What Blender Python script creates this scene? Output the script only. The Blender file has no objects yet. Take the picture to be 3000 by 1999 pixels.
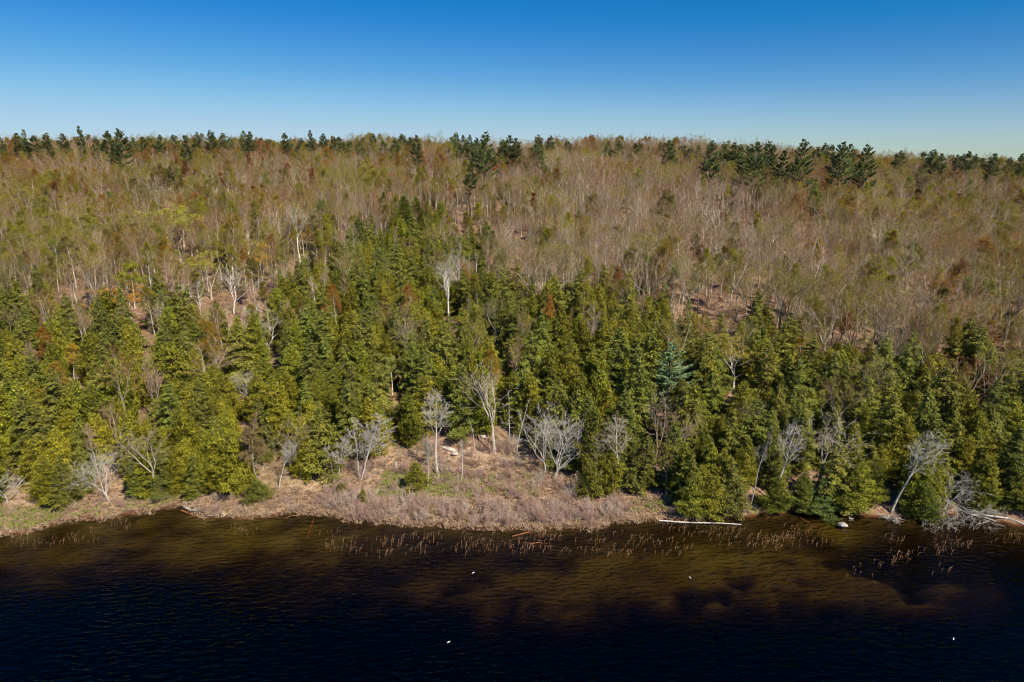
import bpy, math, random
import numpy as np
from mathutils import Vector, Matrix

S = bpy.context.scene
C = S.collection
R = math.radians

# ------------------------------------------------------------------ camera
CAMZ, PITCH, F = 50.0, R(14.8), 2000.0          # metres, radians, focal length in px of a 3000 px wide frame
cam = bpy.data.cameras.new('camera')
cam.sensor_width = 36.0; cam.lens = 24.0; cam.clip_end = 30000.0; cam.clip_start = 0.5
camo = bpy.data.objects.new('camera', cam); C.objects.link(camo)
camo.location = (0, 0, CAMZ); camo.rotation_euler = (R(90) - PITCH, 0, 0)
S.camera = camo

# ------------------------------------------------------------------ sky and sun
SUN_EL, SUN_AZ = R(47), R(42)                   # azimuth: to the right of straight behind the camera
to_sun = Vector((math.sin(SUN_AZ) * math.cos(SUN_EL), -math.cos(SUN_AZ) * math.cos(SUN_EL), math.sin(SUN_EL)))
world = bpy.data.worlds.new('World'); S.world = world; world.use_nodes = True
wn, wl = world.node_tree.nodes, world.node_tree.links
wn.clear()
sky = wn.new('ShaderNodeTexSky'); sky.sky_type = 'NISHITA'; sky.sun_disc = False
sky.sun_elevation = SUN_EL
sky.sun_rotation = math.atan2(to_sun.x, to_sun.y)
sky.altitude = 300; sky.air_density = 1.0; sky.dust_density = 0.0; sky.ozone_density = 6.0
hs = wn.new('ShaderNodeHueSaturation'); hs.inputs['Saturation'].default_value = 1.25; hs.inputs['Value'].default_value = 1.0
bg = wn.new('ShaderNodeBackground'); bg.inputs['Strength'].default_value = 0.06
wo = wn.new('ShaderNodeOutputWorld')
# a clear polarised spring sky: each channel of the sky texture gets its own smooth response
K = 0.082
wl.new(sky.outputs[0], hs.inputs['Color'])
def vmul(src, f):
    m = wn.new('ShaderNodeVectorMath'); m.operation = 'SCALE'; m.inputs['Scale'].default_value = f; wl.new(src, m.inputs[0]); return m.outputs[0]
rc = wn.new('ShaderNodeRGBCurve'); rc.mapping.use_clip = True
for ch, pts in ((0, [(0, 0), (.074, .0150), (.10, .042), (.15, .098), (.254, .235), (.43, .400), (.52, .450), (1, .62)]),
                (1, [(0, 0), (.235, .215), (.279, .255), (.36, .355), (.473, .49), (.58, .585), (.66, .62), (1, .80)]),
                (2, [(0, 0), (.497, .59), (.53, .635), (.59, .70), (.64, .745), (1, 1)])):
    cv = rc.mapping.curves[ch]
    cv.points[0].location = pts[0]; cv.points[1].location = pts[-1]
    for p in pts[1:-1]: cv.points.new(*p)
rc.mapping.update()
wl.new(vmul(hs.outputs[0], K), rc.inputs['Color'])
wl.new(vmul(rc.outputs[0], 1 / K), bg.inputs[0]); wl.new(bg.outputs[0], wo.inputs[0])

sl = bpy.data.lights.new('sun', 'SUN'); sl.energy = 5.0; sl.angle = R(0.53); sl.color = (1.0, 0.91, 0.76)
so = bpy.data.objects.new('sun', sl); C.objects.link(so)
so.rotation_euler = to_sun.to_track_quat('Z', 'Y').to_euler()
so.location = (60, -60, 120)

vs = S.view_settings
vs.view_transform = 'Standard'; vs.look = 'None'; vs.exposure = 0.45; vs.gamma = 1.0; vs.use_curve_mapping = False
S.cycles.filter_width = 0.95
S.cycles.max_bounces = 5; S.cycles.diffuse_bounces = 2; S.cycles.glossy_bounces = 2
S.cycles.transmission_bounces = 3; S.cycles.transparent_max_bounces = 12; S.cycles.volume_bounces = 0
S.cycles.caustics_reflective = False; S.cycles.caustics_refractive = False

rs = np.random.RandomState(7)
random.seed(7)

# ------------------------------------------------------------------ projection and terrain
CP, SP = math.cos(PITCH), math.sin(PITCH)
def project(x, y, z):
    dz = z - CAMZ
    depth = y * CP - dz * SP
    up = y * SP + dz * CP
    return 1500 + F * x / depth, 999.5 - F * up / depth, depth
def ray(px, py):
    a, b = (px - 1500) / F, -(py - 999.5) / F
    return Vector((a, CP + b * SP, -SP + b * CP))
def on_water(px, py, z=0.0):
    r = ray(px, py); t = (z - CAMZ) / r.z
    return r.x * t, r.y * t

SHORE_PX = [(-900, 1500), (-500, 1545), (-200, 1575), (0, 1569), (60, 1562), (106, 1553), (191, 1530), (250, 1524), (297, 1524), (382, 1502), (446, 1505), (490, 1488), (525, 1484),
            (560, 1506), (595, 1515), (680, 1516), (735, 1518), (850, 1503), (956, 1508), (1000, 1518), (1021, 1530), (1170, 1533),
            (1297, 1545), (1467, 1555), (1595, 1549), (1744, 1546), (1786, 1532), (1880, 1527), (1999, 1528), (2080, 1520), (2170, 1513), (2272, 1508),
            (2340, 1500), (2480, 1507), (2552, 1515), (2637, 1520), (2743, 1518), (2829, 1508), (2914, 1522), (3000, 1548), (3100, 1560), (3500, 1540), (4000, 1500)]
_sh = np.array([on_water(*p) for p in SHORE_PX])
_sh = _sh[np.argsort(_sh[:, 0])]
SHX, SHY = _sh[:, 0], _sh[:, 1]
_perm = rs.permutation(256)
def vnoise(x, y):
    xi, yi = np.floor(x).astype(int), np.floor(y).astype(int)
    xf, yf = x - xi, y - yi
    u, v = xf * xf * (3 - 2 * xf), yf * yf * (3 - 2 * yf)
    def h(i, j): return _perm[(_perm[i & 255] + j) & 255] / 255.0
    a, b, c, d = h(xi, yi), h(xi + 1, yi), h(xi, yi + 1), h(xi + 1, yi + 1)
    return (a * (1 - u) + b * u) * (1 - v) + (c * (1 - u) + d * u) * v - 0.5
def fbm(x, y, o=4):
    s, a = 0, 1.0
    for k in range(o):
        s = s + a * vnoise(x * 2 ** k + 17.3 * k, y * 2 ** k + 5.1 * k); a *= 0.5
    return s
def sstep(a, b, x):
    t = np.clip((x - a) / (b - a), 0, 1); return t * t * (3 - 2 * t)
def shore_y(x):
    return np.interp(x, SHX, SHY) + 0.9 * vnoise(x * 0.45, x * 0 + 3.3) + 0.7 * vnoise(x * 1.1, x * 0 + 9.1) + 0.45 * vnoise(x * 2.7, x * 0 + 4.1)
PROF_S = [0, 6, 14, 30, 60, 120, 200, 290, 340, 430, 800, 6000]
PROF_Z = [0.25, 1.2, 2.6, 5.4, 10.0, 19.0, 31.0, 43.0, 46.0, 43.5, 34.0, 25.0]
SILT_PX = [(560, 1580, 400, 50, .75), (150, 1640, 220, 45, .7), (900, 1690, 320, 60, .45), (1330, 1700, 260, 45, .55), (1600, 1700, 240, 45, .8), (1880, 1640, 170, 32, 1.0), (2250, 1630, 230, 50, 1.0), (2150, 1715, 520, 50, .8), (2700, 1715, 320, 42, .6), (1500, 1790, 260, 40, .45), (880, 1560, 90, 25, .6), (2420, 1555, 120, 20, .8)]
SILT = []
for px_, py_, rx_, ry_, w_ in SILT_PX:
    x_, y_ = on_water(px_, py_); SILT.append((x_, y_, on_water(px_ + rx_, py_)[0] - x_, 1.35 * (on_water(px_, py_ - ry_)[1] - y_), w_))
def silt(x, y):
    x = np.asarray(x, float); y = np.asarray(y, float)
    v = 0
    for x_, y_, rx_, ry_, w_ in SILT:
        v = v + w_ * np.exp(-((x - x_) / rx_) ** 2 - ((y - y_) / ry_) ** 2)
    v = np.clip(v, 0, 1) + 0.55 * np.exp(-(np.maximum(shore_y(x) - y, 0) / 5.0) ** 2) * 0.4
    return np.clip(v * (0.85 + 1.1 * fbm(x / 3.5, y / 2.2, 3)), 0, 1)
def height(x, y):
    x = np.asarray(x, float); y = np.asarray(y, float)
    s = y - shore_y(x)
    # marshy shelf in the middle and the spit on the left: the slope starts further in
    shelf = 19.0 * sstep(-36, -22, x) * (1 - sstep(10, 24, x)) + 7.0 * (1 - sstep(-58, -44, x)) + 1.0
    se = np.where(s > 0, np.maximum(s - shelf, 0) + 0.0, s)
    land = np.interp(se, PROF_S, PROF_Z)
    land = np.where(s < shelf, 0.12 + 0.5 * np.clip(s / shelf, 0, 1) ** 1.2, land + 0.37)
    fade = 1 - 0.31 * sstep(40, 260, x * 300 / np.maximum(y, 120)) + 0.035 * sstep(80, 300, -x)
    land = np.where(land > 5, 5 + (land - 5) * fade, land)
    land = land + sstep(4, 60, s) * (fbm(x / 45, y / 45) * 4.0) + sstep(2, 20, s) * fbm(x / 9, y / 9) * 0.9 + fbm(x / 1.7, y / 1.7, 2) * 0.16 * sstep(0, 2, s)
    t = np.maximum(-s, 0)
    bed = -0.10 - 0.75 * (1 - np.exp(-t / 5.0)) - 3.6 * sstep(4, 24, t) * (1 - 0.86 * np.clip(silt(x, y) * 1.4, 0, 1)) + fbm(x / 14 + 3, y / 14) * 0.5 * sstep(2, 12, t)
    return np.where(s > 0, land, bed)
def hz(x, y): return float(height(np.array([x]), np.array([y]))[0])
def at(px, py):
    """the point of the ground seen at a pixel"""
    r = ray(px, py); t = np.arange(70, 900, 0.5)
    zr = CAMZ + r.z * t
    zt = height(r.x * t, r.y * t)
    k = np.argmax(zr < np.maximum(zt, 0.0)) if (zr < np.maximum(zt, 0)).any() else len(t) - 1
    return r.x * t[k], r.y * t[k], float(zt[k])

# ------------------------------------------------------------------ materials
def new_mat(name):
    m = bpy.data.materials.new(name); m.use_nodes = True
    nt = m.node_tree; nt.nodes.clear()
    return m, nt, nt.nodes.new, nt.links.new
def ramp(n, stops):
    r = n('ShaderNodeValToRGB'); e = r.color_ramp.elements
    while len(e) < len(stops): e.new(0.5)
    for k, (p, c) in enumerate(stops):
        e[k].position = p; e[k].color = (*c, 1)
    return r
def mixc(n, L, blend, fac, a, b):
    m = n('ShaderNodeMix'); m.data_type = 'RGBA'; m.blend_type = blend
    if isinstance(fac, (int, float)): m.inputs[0].default_value = fac
    else: L(fac, m.inputs[0])
    for s, v in ((6, a), (7, b)):
        if isinstance(v, tuple): m.inputs[s].default_value = (*v, 1)
        else: L(v, m.inputs[s])
    return m.outputs[2]
def foliage_mat(name, spread, trans=0.3, scale=2.2):
    """leaf colour = the plant's own tint, varied leaf clump by leaf clump"""
    m, nt, n, L = new_mat(name)
    a = n('ShaderNodeAttribute'); a.attribute_type = 'INSTANCER'; a.attribute_name = 'tint'
    g = n('ShaderNodeAttribute'); g.attribute_type = 'GEOMETRY'; g.attribute_name = 'leaf'
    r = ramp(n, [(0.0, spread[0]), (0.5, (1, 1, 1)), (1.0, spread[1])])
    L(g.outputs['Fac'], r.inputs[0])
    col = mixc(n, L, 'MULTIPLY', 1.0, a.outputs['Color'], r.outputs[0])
    d = n('ShaderNodeBsdfPrincipled'); d.inputs['Roughness'].default_value = 0.55
    d.inputs['Specular IOR Level'].default_value = 0.22
    t = n('ShaderNodeBsdfTranslucent'); mx = n('ShaderNodeMixShader'); mx.inputs[0].default_value = trans
    o = n('ShaderNodeOutputMaterial')
    L(col, d.inputs['Base Color']); L(col, t.inputs['Color'])
    L(d.outputs[0], mx.inputs[1]); L(t.outputs[0], mx.inputs[2]); L(mx.outputs[0], o.inputs[0])
    return m
M = {}
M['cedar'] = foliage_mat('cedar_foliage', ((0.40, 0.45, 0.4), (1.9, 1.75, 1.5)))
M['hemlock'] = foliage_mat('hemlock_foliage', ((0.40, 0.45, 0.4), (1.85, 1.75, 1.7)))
M['pine'] = foliage_mat('pine_needles', ((0.5, 0.6, 0.7), (1.6, 1.5, 1.3)), 0.2)
M['bud'] = foliage_mat('young_leaves', ((0.7, 0.6, 0.7), (1.4, 1.4, 1.2)), 0.45)
def bark_mat(name, c0, c1, attr=None, scale=3.0, rough=0.85):
    m, nt, n, L = new_mat(name)
    tc = n('ShaderNodeTexCoord'); mp = n('ShaderNodeMapping'); mp.inputs['Scale'].default_value = (1, 1, 0.35)
    no = n('ShaderNodeTexNoise'); no.inputs['Scale'].default_value = scale; no.inputs['Detail'].default_value = 3
    r = ramp(n, [(0.3, c0), (0.7, c1)])
    L(tc.outputs['Object'], mp.inputs[0]); L(mp.outputs[0], no.inputs[0]); L(no.outputs[0], r.inputs[0])
    col = r.outputs[0]
    if attr:
        a = n('ShaderNodeAttribute'); a.attribute_type = 'INSTANCER'; a.attribute_name = attr
        col = mixc(n, L, 'MULTIPLY', 1.0, col, a.outputs['Color'])
    b = n('ShaderNodeBsdfPrincipled'); b.inputs['Roughness'].default_value = rough; b.inputs['Specular IOR Level'].default_value = 0.2
    bp = n('ShaderNodeBump'); bp.inputs['Strength'].default_value = 0.5; bp.inputs['Distance'].default_value = 0.05
    L(no.outputs[0], bp.inputs['Height']); L(bp.outputs[0], b.inputs['Normal'])
    o = n('ShaderNodeOutputMaterial'); L(col, b.inputs['Base Color']); L(b.outputs[0], o.inputs[0])
    return m
M['bark'] = bark_mat('grey_bark', (0.75, 0.72, 0.68), (1.0, 1.0, 1.0), 'bark')
M['twig'] = bark_mat('twigs', (0.80, 0.78, 0.76), (1.0, 1.0, 1.0), 'twig', 1.5)
M['dark_bark'] = bark_mat('conifer_bark', (0.12, 0.085, 0.065), (0.26, 0.20, 0.16))
M['dead_wood'] = bark_mat('bleached_dead_wood', (0.33, 0.30, 0.26), (0.64, 0.59, 0.52))
M['wet_wood'] = bark_mat('wet_rusty_wood', (0.10, 0.035, 0.012), (0.34, 0.15, 0.07))
M['shrub'] = bark_mat('shrub_twigs', (0.80, 0.75, 0.7), (1.0, 1.0, 1.0), 'twig', 0.6)
M['reed'] = bark_mat('dead_reeds', (0.30, 0.16, 0.08), (0.50, 0.31, 0.18), None, 0.8)
def rock_mat():
    m, nt, n, L = new_mat('pale_granite')
    tc = n('ShaderNodeTexCoord'); no = n('ShaderNodeTexNoise'); no.inputs['Scale'].default_value = 2.5; no.inputs['Detail'].default_value = 8
    r = ramp(n, [(0.3, (0.22, 0.19, 0.16)), (0.5, (0.48, 0.42, 0.36)), (0.75, (0.66, 0.60, 0.52))])
    b = n('ShaderNodeBsdfPrincipled'); b.inputs['Roughness'].default_value = 0.9
    bp = n('ShaderNodeBump'); bp.inputs['Distance'].default_value = 0.1
    o = n('ShaderNodeOutputMaterial')
    L(tc.outputs['Object'], no.inputs[0]); L(no.outputs[0], r.inputs[0]); L(r.outputs[0], b.inputs['Base Color'])
    L(no.outputs[0], bp.inputs['Height']); L(bp.outputs[0], b.inputs['Normal']); L(b.outputs[0], o.inputs[0])
    return m
M['rock'] = rock_mat()
def grass_mat(name, lo, hi):
    m, nt, n, L = new_mat(name)
    g = n('ShaderNodeAttribute'); g.attribute_name = 'leaf'
    r = ramp(n, [(0, lo), (1, hi)]); L(g.outputs['Fac'], r.inputs[0])
    d = n('ShaderNodeBsdfDiffuse'); t = n('ShaderNodeBsdfTranslucent'); mx = n('ShaderNodeMixShader'); mx.inputs[0].default_value = 0.3
    o = n('ShaderNodeOutputMaterial')
    L(r.outputs[0], d.inputs[0]); L(r.outputs[0], t.inputs[0]); L(d.outputs[0], mx.inputs[1]); L(t.outputs[0], mx.inputs[2]); L(mx.outputs[0], o.inputs[0])
    return m
M['tan_grass'] = grass_mat('tan_grass', (0.26, 0.155, 0.10), (0.66, 0.49, 0.32))
M['green_grass'] = grass_mat('green_grass', (0.20, 0.24, 0.05), (0.44, 0.46, 0.13))
def ground_mat():
    m, nt, n, L = new_mat('forest_floor')
    tc = n('ShaderNodeTexCoord')
    n1 = n('ShaderNodeTexNoise'); n1.inputs['Scale'].default_value = 1.3; n1.inputs['Detail'].default_value = 9; n1.inputs['Roughness'].default_value = 0.72
    n2 = n('ShaderNodeTexNoise'); n2.inputs['Scale'].default_value = 0.07; n2.inputs['Detail'].default_value = 4
    L(tc.outputs['Object'], n1.inputs[0]); L(tc.outputs['Object'], n2.inputs[0])
    litter = ramp(n, [(0.30, (0.085, 0.045, 0.028)), (0.46, (0.23, 0.135, 0.085)), (0.60, (0.36, 0.235, 0.155)), (0.78, (0.50, 0.37, 0.26))])
    L(n1.outputs[0], litter.inputs[0])
    moss = ramp(n, [(0.35, (0.10, 0.10, 0.03)), (0.7, (0.30, 0.25, 0.10))]); L(n1.outputs[0], moss.inputs[0])
    mk = ramp(n, [(0.50, (0, 0, 0)), (0.68, (1, 1, 1))]); L(n2.outputs[0], mk.inputs[0])
    land = mixc(n, L, 'MIX', mk.outputs[0], litter.outputs[0], moss.outputs[0])
    straw = ramp(n, [(0.32, (0.16, 0.085, 0.05)), (0.5, (0.40, 0.27, 0.17)), (0.7, (0.56, 0.43, 0.27))]); L(n1.outputs[0], straw.inputs[0])
    sz0 = n('ShaderNodeSeparateXYZ'); L(tc.outputs['Object'], sz0.inputs[0])
    ms = n('ShaderNodeAttribute'); ms.attribute_name = 'marsh'
    land = mixc(n, L, 'MIX', ms.outputs['Fac'], land, straw.outputs[0])
    wet = n('ShaderNodeMapRange'); wet.inputs[1].default_value = 0.10; wet.inputs[2].default_value = 0.32; L(sz0.outputs[2], wet.inputs[0])
    land = mixc(n, L, 'MIX', wet.outputs[0], (0.10, 0.038, 0.016), land)
    # lake bed: peat with paler sandy drifts
    sep = n('ShaderNodeSeparateXYZ'); L(tc.outputs['Object'], sep.inputs[0])
    mp = n('ShaderNodeMapping'); mp.inputs['Scale'].default_value = (0.045, 0.075, 1); L(tc.outputs['Object'], mp.inputs[0])
    n3 = n('ShaderNodeTexNoise'); n3.inputs['Scale'].default_value = 1.0; n3.inputs['Detail'].default_value = 7; n3.inputs['Roughness'].default_value = 0.6
    L(mp.outputs[0], n3.inputs[0])
    bed = ramp(n, [(0.22, (0.016, 0.008, 0.004)), (0.48, (0.060, 0.044, 0.012)), (0.95, (0.17, 0.14, 0.032))]); sa = n('ShaderNodeAttribute'); sa.attribute_name = 'silt'
    sm = n('ShaderNodeMath'); sm.operation = 'MULTIPLY_ADD'; sm.inputs[1].default_value = 0.5; L(n3.outputs[0], sm.inputs[0])
    sb = n('ShaderNodeMath'); sb.operation = 'MULTIPLY_ADD'; sb.inputs[1].default_value = 0.75; sb.inputs[2].default_value = -0.05; L(sa.outputs['Fac'], sb.inputs[0]); L(sb.outputs[0], sm.inputs[2])
    L(sm.outputs[0], bed.inputs[0])
    zz = n('ShaderNodeMapRange'); zz.inputs[1].default_value = -0.15; zz.inputs[2].default_value = 0.12; L(sep.outputs[2], zz.inputs[0])
    col = mixc(n, L, 'MIX', zz.outputs[0], bed.outputs[0], land)
    b = n('ShaderNodeBsdfPrincipled'); b.inputs['Roughness'].default_value = 0.95; b.inputs['Specular IOR Level'].default_value = 0.1
    bp = n('ShaderNodeBump'); bp.inputs['Distance'].default_value = 0.25; bp.inputs['Strength'].default_value = 0.8
    L(n1.outputs[0], bp.inputs['Height']); L(bp.outputs[0], b.inputs['Normal'])
    o = n('ShaderNodeOutputMaterial'); L(col, b.inputs['Base Color']); L(b.outputs[0], o.inputs[0])
    return m
def water_mat():
    m, nt, n, L = new_mat('lake_water')
    tc = n('ShaderNodeTexCoord')
    mp = n('ShaderNodeMapping'); mp.inputs['Rotation'].default_value = (0, 0, R(-18)); mp.inputs['Scale'].default_value = (0.7, 1.7, 1)
    L(tc.outputs['Object'], mp.inputs[0])
    n1 = n('ShaderNodeTexNoise'); n1.inputs['Scale'].default_value = 1.0; n1.inputs['Detail'].default_value = 1.5; n1.inputs['Roughness'].default_value = 0.5
    L(mp.outputs[0], n1.inputs[0])
    n2 = n('ShaderNodeTexNoise'); n2.inputs['Scale'].default_value = 0.035; n2.inputs['Detail'].default_value = 2
    L(tc.outputs['Object'], n2.inputs[0])
    rr = n('ShaderNodeMapRange'); rr.inputs[1].default_value = 0.3; rr.inputs[2].default_value = 0.7; rr.inputs[3].default_value = 0.35; rr.inputs[4].default_value = 1.0
    L(n2.outputs[0], rr.inputs[0])
    bp = n('ShaderNodeBump'); bp.inputs['Distance'].default_value = 0.34
    L(rr.outputs[0], bp.inputs['Strength']); L(n1.outputs[0], bp.inputs['Height'])
    fr = n('ShaderNodeFresnel'); fr.inputs['IOR'].default_value = 1.33; L(bp.outputs[0], fr.inputs['Normal'])
    gl = n('ShaderNodeBsdfGlossy'); gl.inputs['Roughness'].default_value = 0.12; L(bp.outputs[0], gl.inputs['Normal'])
    tr = n('ShaderNodeBsdfTransparent'); tr.inputs['Color'].default_value = (0.95, 0.93, 0.9, 1)
    pol = n('ShaderNodeMath'); pol.operation = 'MULTIPLY'; pol.inputs[1].default_value = 0.75; L(fr.outputs[0], pol.inputs[0])
    mx = n('ShaderNodeMixShader'); L(pol.outputs[0], mx.inputs[0]); L(tr.outputs[0], mx.inputs[1]); L(gl.outputs[0], mx.inputs[2])
    ab = n('ShaderNodeVolumeAbsorption'); ab.inputs['Color'].default_value = (0.50, 0.38, 0.12, 1); ab.inputs['Density'].default_value = 1.0
    o = n('ShaderNodeOutputMaterial'); L(mx.outputs[0], o.inputs[0]); L(ab.outputs[0], o.inputs['Volume'])
    return m

# ------------------------------------------------------------------ mesh building
def build_mesh(name, parts, mats, leaf=None, smooth=False):
    """parts: list of (verts Nx3, faces MxK, material index, leaf value per face or None)"""
    vo, lv, ls, lt, mi, lf = [], [], [], [], [], []
    off = 0; lo = 0
    for V, Fc, m, lval in parts:
        V = np.asarray(V, float).reshape(-1, 3); Fc = np.asarray(Fc, int)
        if len(Fc) == 0: continue
        k = Fc.shape[1]
        vo.append(V); lv.append((Fc + off).ravel())
        ls.append(lo + np.arange(len(Fc)) * k); lt.append(np.full(len(Fc), k)); mi.append(np.full(len(Fc), m))
        lf.append(np.full(len(Fc), 0.5) if lval is None else np.asarray(lval))
        off += len(V); lo += Fc.size
    V = np.concatenate(vo); lv = np.concatenate(lv); ls = np.concatenate(ls); lt = np.concatenate(lt)
    me = bpy.data.meshes.new(name)
    me.vertices.add(len(V)); me.vertices.foreach_set('co', V.astype(np.float32).ravel())
    me.loops.add(len(lv)); me.loops.foreach_set('vertex_index', lv.astype(np.int32))
    me.polygons.add(len(ls)); me.polygons.foreach_set('loop_start', ls.astype(np.int32))
    me.polygons.foreach_set('material_index', np.concatenate(mi).astype(np.int32))
    at_ = me.attributes.new('leaf', 'FLOAT', 'FACE'); at_.data.foreach_set('value', np.concatenate(lf).astype(np.float32))
    me.polygons.foreach_set('use_smooth', np.full(len(ls), bool(smooth)))
    for m in mats: me.materials.append(m)
    me.update(calc_edges=True)
    return me
def norm(a): return a / np.maximum(np.linalg.norm(a, axis=-1, keepdims=True), 1e-9)
def prisms(P0, P1, R0, R1, k=3):
    P0, P1 = np.asarray(P0, float), np.asarray(P1, float); R0, R1 = np.asarray(R0, float), np.asarray(R1, float)
    d = norm(P1 - P0); ref = np.where(np.abs(d[:, 2:3]) > 0.9, [[1, 0, 0]], [[0, 0, 1]])
    u = norm(np.cross(d, ref)); v = np.cross(d, u)
    a = np.arange(k) * 2 * math.pi / k
    ring = u[:, None, :] * np.cos(a)[None, :, None] + v[:, None, :] * np.sin(a)[None, :, None]
    A = P0[:, None, :] + ring * R0[:, None, None]; B = P1[:, None, :] + ring * R1[:, None, None]
    V = np.stack([A, B], 1).reshape(-1, 3)
    base = (np.arange(len(P0)) * 2 * k)[:, None, None]
    j = np.arange(k); f = np.stack([j, (j + 1) % k, k + (j + 1) % k, k + j], -1)[None]
    return V, (base + f).reshape(-1, 4)
def seg_parts(segs, k, m):
    if not segs: return []
    a = np.array([s[0] for s in segs]); b = np.array([s[1] for s in segs])
    V, Fc = prisms(a, b, np.array([s[2] for s in segs]), np.array([s[3] for s in segs]), k)
    return [(V, Fc, m, None)]
def sprays(P, N, D, W, Ln, m, rng, leafv=None, bend=0.3):
    """bent leaf sprays: a six-point leaf folded along its length. P centre, N normal, D direction"""
    n = len(P); D = norm(D); Sd = norm(np.cross(N, D)); N = norm(np.cross(D, Sd))
    W = np.broadcast_to(W, n)[:, None]; Ln = np.broadcast_to(Ln, n)[:, None]
    a = P - D * Ln * 0.5; b = P + D * Ln * 0.5 - N * Ln * bend * 0.4
    l = P + Sd * W * 0.5 - N * W * bend + D * Ln * rng.uniform(-.15, .2, (n, 1)); r = P - Sd * W * 0.5 - N * W * bend * 0.6 + D * Ln * rng.uniform(-.15, .2, (n, 1))
    V = np.stack([a, l, b, r], 1).reshape(-1, 3)
    base = (np.arange(n) * 4)[:, None]
    Fc = np.concatenate([base + [0, 1, 2], base + [0, 2, 3]], 0)
    lv = rng.uniform(0, 1, n) if leafv is None else leafv
    return (V, Fc, m, np.concatenate([lv, lv]))

# ------------------------------------------------------------------ tree shapes
def rot_dir(d, ang, az, rng):
    ref = np.array([0, 0, 1.0]) if abs(d[2]) < 0.9 else np.array([1.0, 0, 0])
    u = np.cross(d, ref); u /= np.linalg.norm(u); v = np.cross(d, u)
    return d * math.cos(ang) + (u * math.cos(az) + v * math.sin(az)) * math.sin(ang)
def broadleaf(seed, H, tr, base, spread, up=0.1, n1=12, fork=0, dens=1.0, droop=0.0, stems=1, twig_r=0.011, lean=0.0):
    """bare skeleton: returns wood segments, twig segments, twig tips"""
    rng = np.random.RandomState(seed)
    wood, twigs, tips = [], [], []
    def grow(p, d, Ln, r, lev):
        ns = {1: 6, 2: 4, 3: 3, 4: 2}[lev]
        d = np.array(d, float)
        kids = {1: 1.6, 2: 1.35, 3: 1.7, 4: 0}[lev] * dens
        az = rng.uniform(0, 6.28)
        for s in range(ns):
            d = d + rng.normal(0, 0.13 if lev < 3 else 0.2, 3) + np.array([0, 0, up - droop * (s / ns)])
            d /= np.linalg.norm(d)
            q = p + d * Ln / ns
            r1 = r * (1 - 0.72 * (s + 1) / ns) if lev < 4 else twig_r * 0.7
            r0 = r * (1 - 0.72 * s / ns) if lev < 4 else twig_r
            (wood if lev <= 2 else twigs).append((p, q, max(r0, twig_r), max(r1, twig_r * 0.7)))
            if lev < 4 and (s > 0 or lev > 1):
                k = int(kids + rng.uniform())
                for _ in range(k):
                    az += 2.4 + rng.uniform(-.5, .5)
                    t = (s + 1) / ns
                    grow(q, rot_dir(d, R(rng.uniform(28, 58)), az, rng), Ln * rng.uniform(0.42, 0.66) * (1.15 - 0.55 * t), r1 * (0.62 if lev == 1 else 0.5), lev + 1)
            p = q
        if lev >= 3: tips.append(p)
    for st in range(stems):
        a0 = rng.uniform(0, 6.28)
        d = np.array([math.cos(a0) * 0.22 * (stems > 1) + lean, math.sin(a0) * 0.22 * (stems > 1), 1.0]); d /= np.linalg.norm(d)
        p = np.array([math.cos(a0), math.sin(a0), 0]) * 0.3 * (stems > 1) + np.array([0, 0, -0.4])
        hh = H * (1 if st == 0 else rng.uniform(.7, .95)); rr0 = tr * (1 if st == 0 else .75)
        nseg = 10; az = rng.uniform(0, 6.28)
        fk = int(nseg * fork) if fork else 99
        for s in range(nseg):
            d = d + rng.normal(0, 0.045, 3); d[2] += 0.03; d /= np.linalg.norm(d)
            q = p + d * (hh + 0.4) / nseg
            t0, t1 = s / nseg, (s + 1) / nseg
            ra, rb = rr0 * (1 - 0.85 * t0), rr0 * (1 - 0.85 * t1)
            if s == 0: ra = rr0 * 1.3
            wood.append((p, q, ra, rb)); p = q
            if s + 1 >= fk:
                for _ in range(4):
                    az += 1.6 + rng.uniform(-.3, .3)
                    grow(p, rot_dir(d, R(rng.uniform(18, 38)), az, rng), hh * (1 - t1) * rng.uniform(.85, 1.05), rb * 0.62, 1)
                break
            if t1 > base and t1 < 0.98:
                k = n1 * (1 / (nseg * (1 - base))) ; k = int(k + rng.uniform())
                for _ in range(k):
                    az += 2.4 + rng.uniform(-.4, .4)
                    tt = (t1 - base) / (1 - base)
                    grow(p, rot_dir(d, R(rng.uniform(35, 65) * (1.05 - 0.5 * tt)), az, rng), hh * spread * (1.1 - 0.75 * tt) * rng.uniform(.75, 1.15), max(rb * 0.5, 0.02), 1)
        else:
            grow(p, d, hh * 0.08, 0.03, 3)
    return wood, twigs, np.array(tips)
def bare_meshes(name, seed, buds=0, budsize=0.16, white=False, **k):
    wood, twigs, tips = broadleaf(seed, **k)
    wm = M['dead_wood'] if white == 'dead' else M['bark']
    big = [s for s in wood if s[2] > 0.05]; small = [s for s in wood if s[2] <= 0.05]
    trunk = build_mesh(name + '_trunk', seg_parts(big, 6, 0) + seg_parts(small, 3, 0), [wm])
    parts = seg_parts(twigs, 3, 0)
    if buds:
        rng = np.random.RandomState(seed + 5)
        P = tips[rng.randint(0, len(tips), int(len(tips) * buds))] + rng.normal(0, 0.16, (int(len(tips) * buds), 3))
        N = norm(rng.normal(0, 1, P.shape) + [0, 0, 1.0]); D = norm(rng.normal(0, 1, P.shape))
        parts.append(sprays(P, N, D, budsize * rng.uniform(.6, 1.1, len(P)), budsize * rng.uniform(.8, 1.5, len(P)), 1, rng))
    tw = M['dead_wood'] if white == 'dead' else M['twig']
    crown = build_mesh(name + '_crown', parts, [tw, M['bud']])
    return trunk, crown
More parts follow.
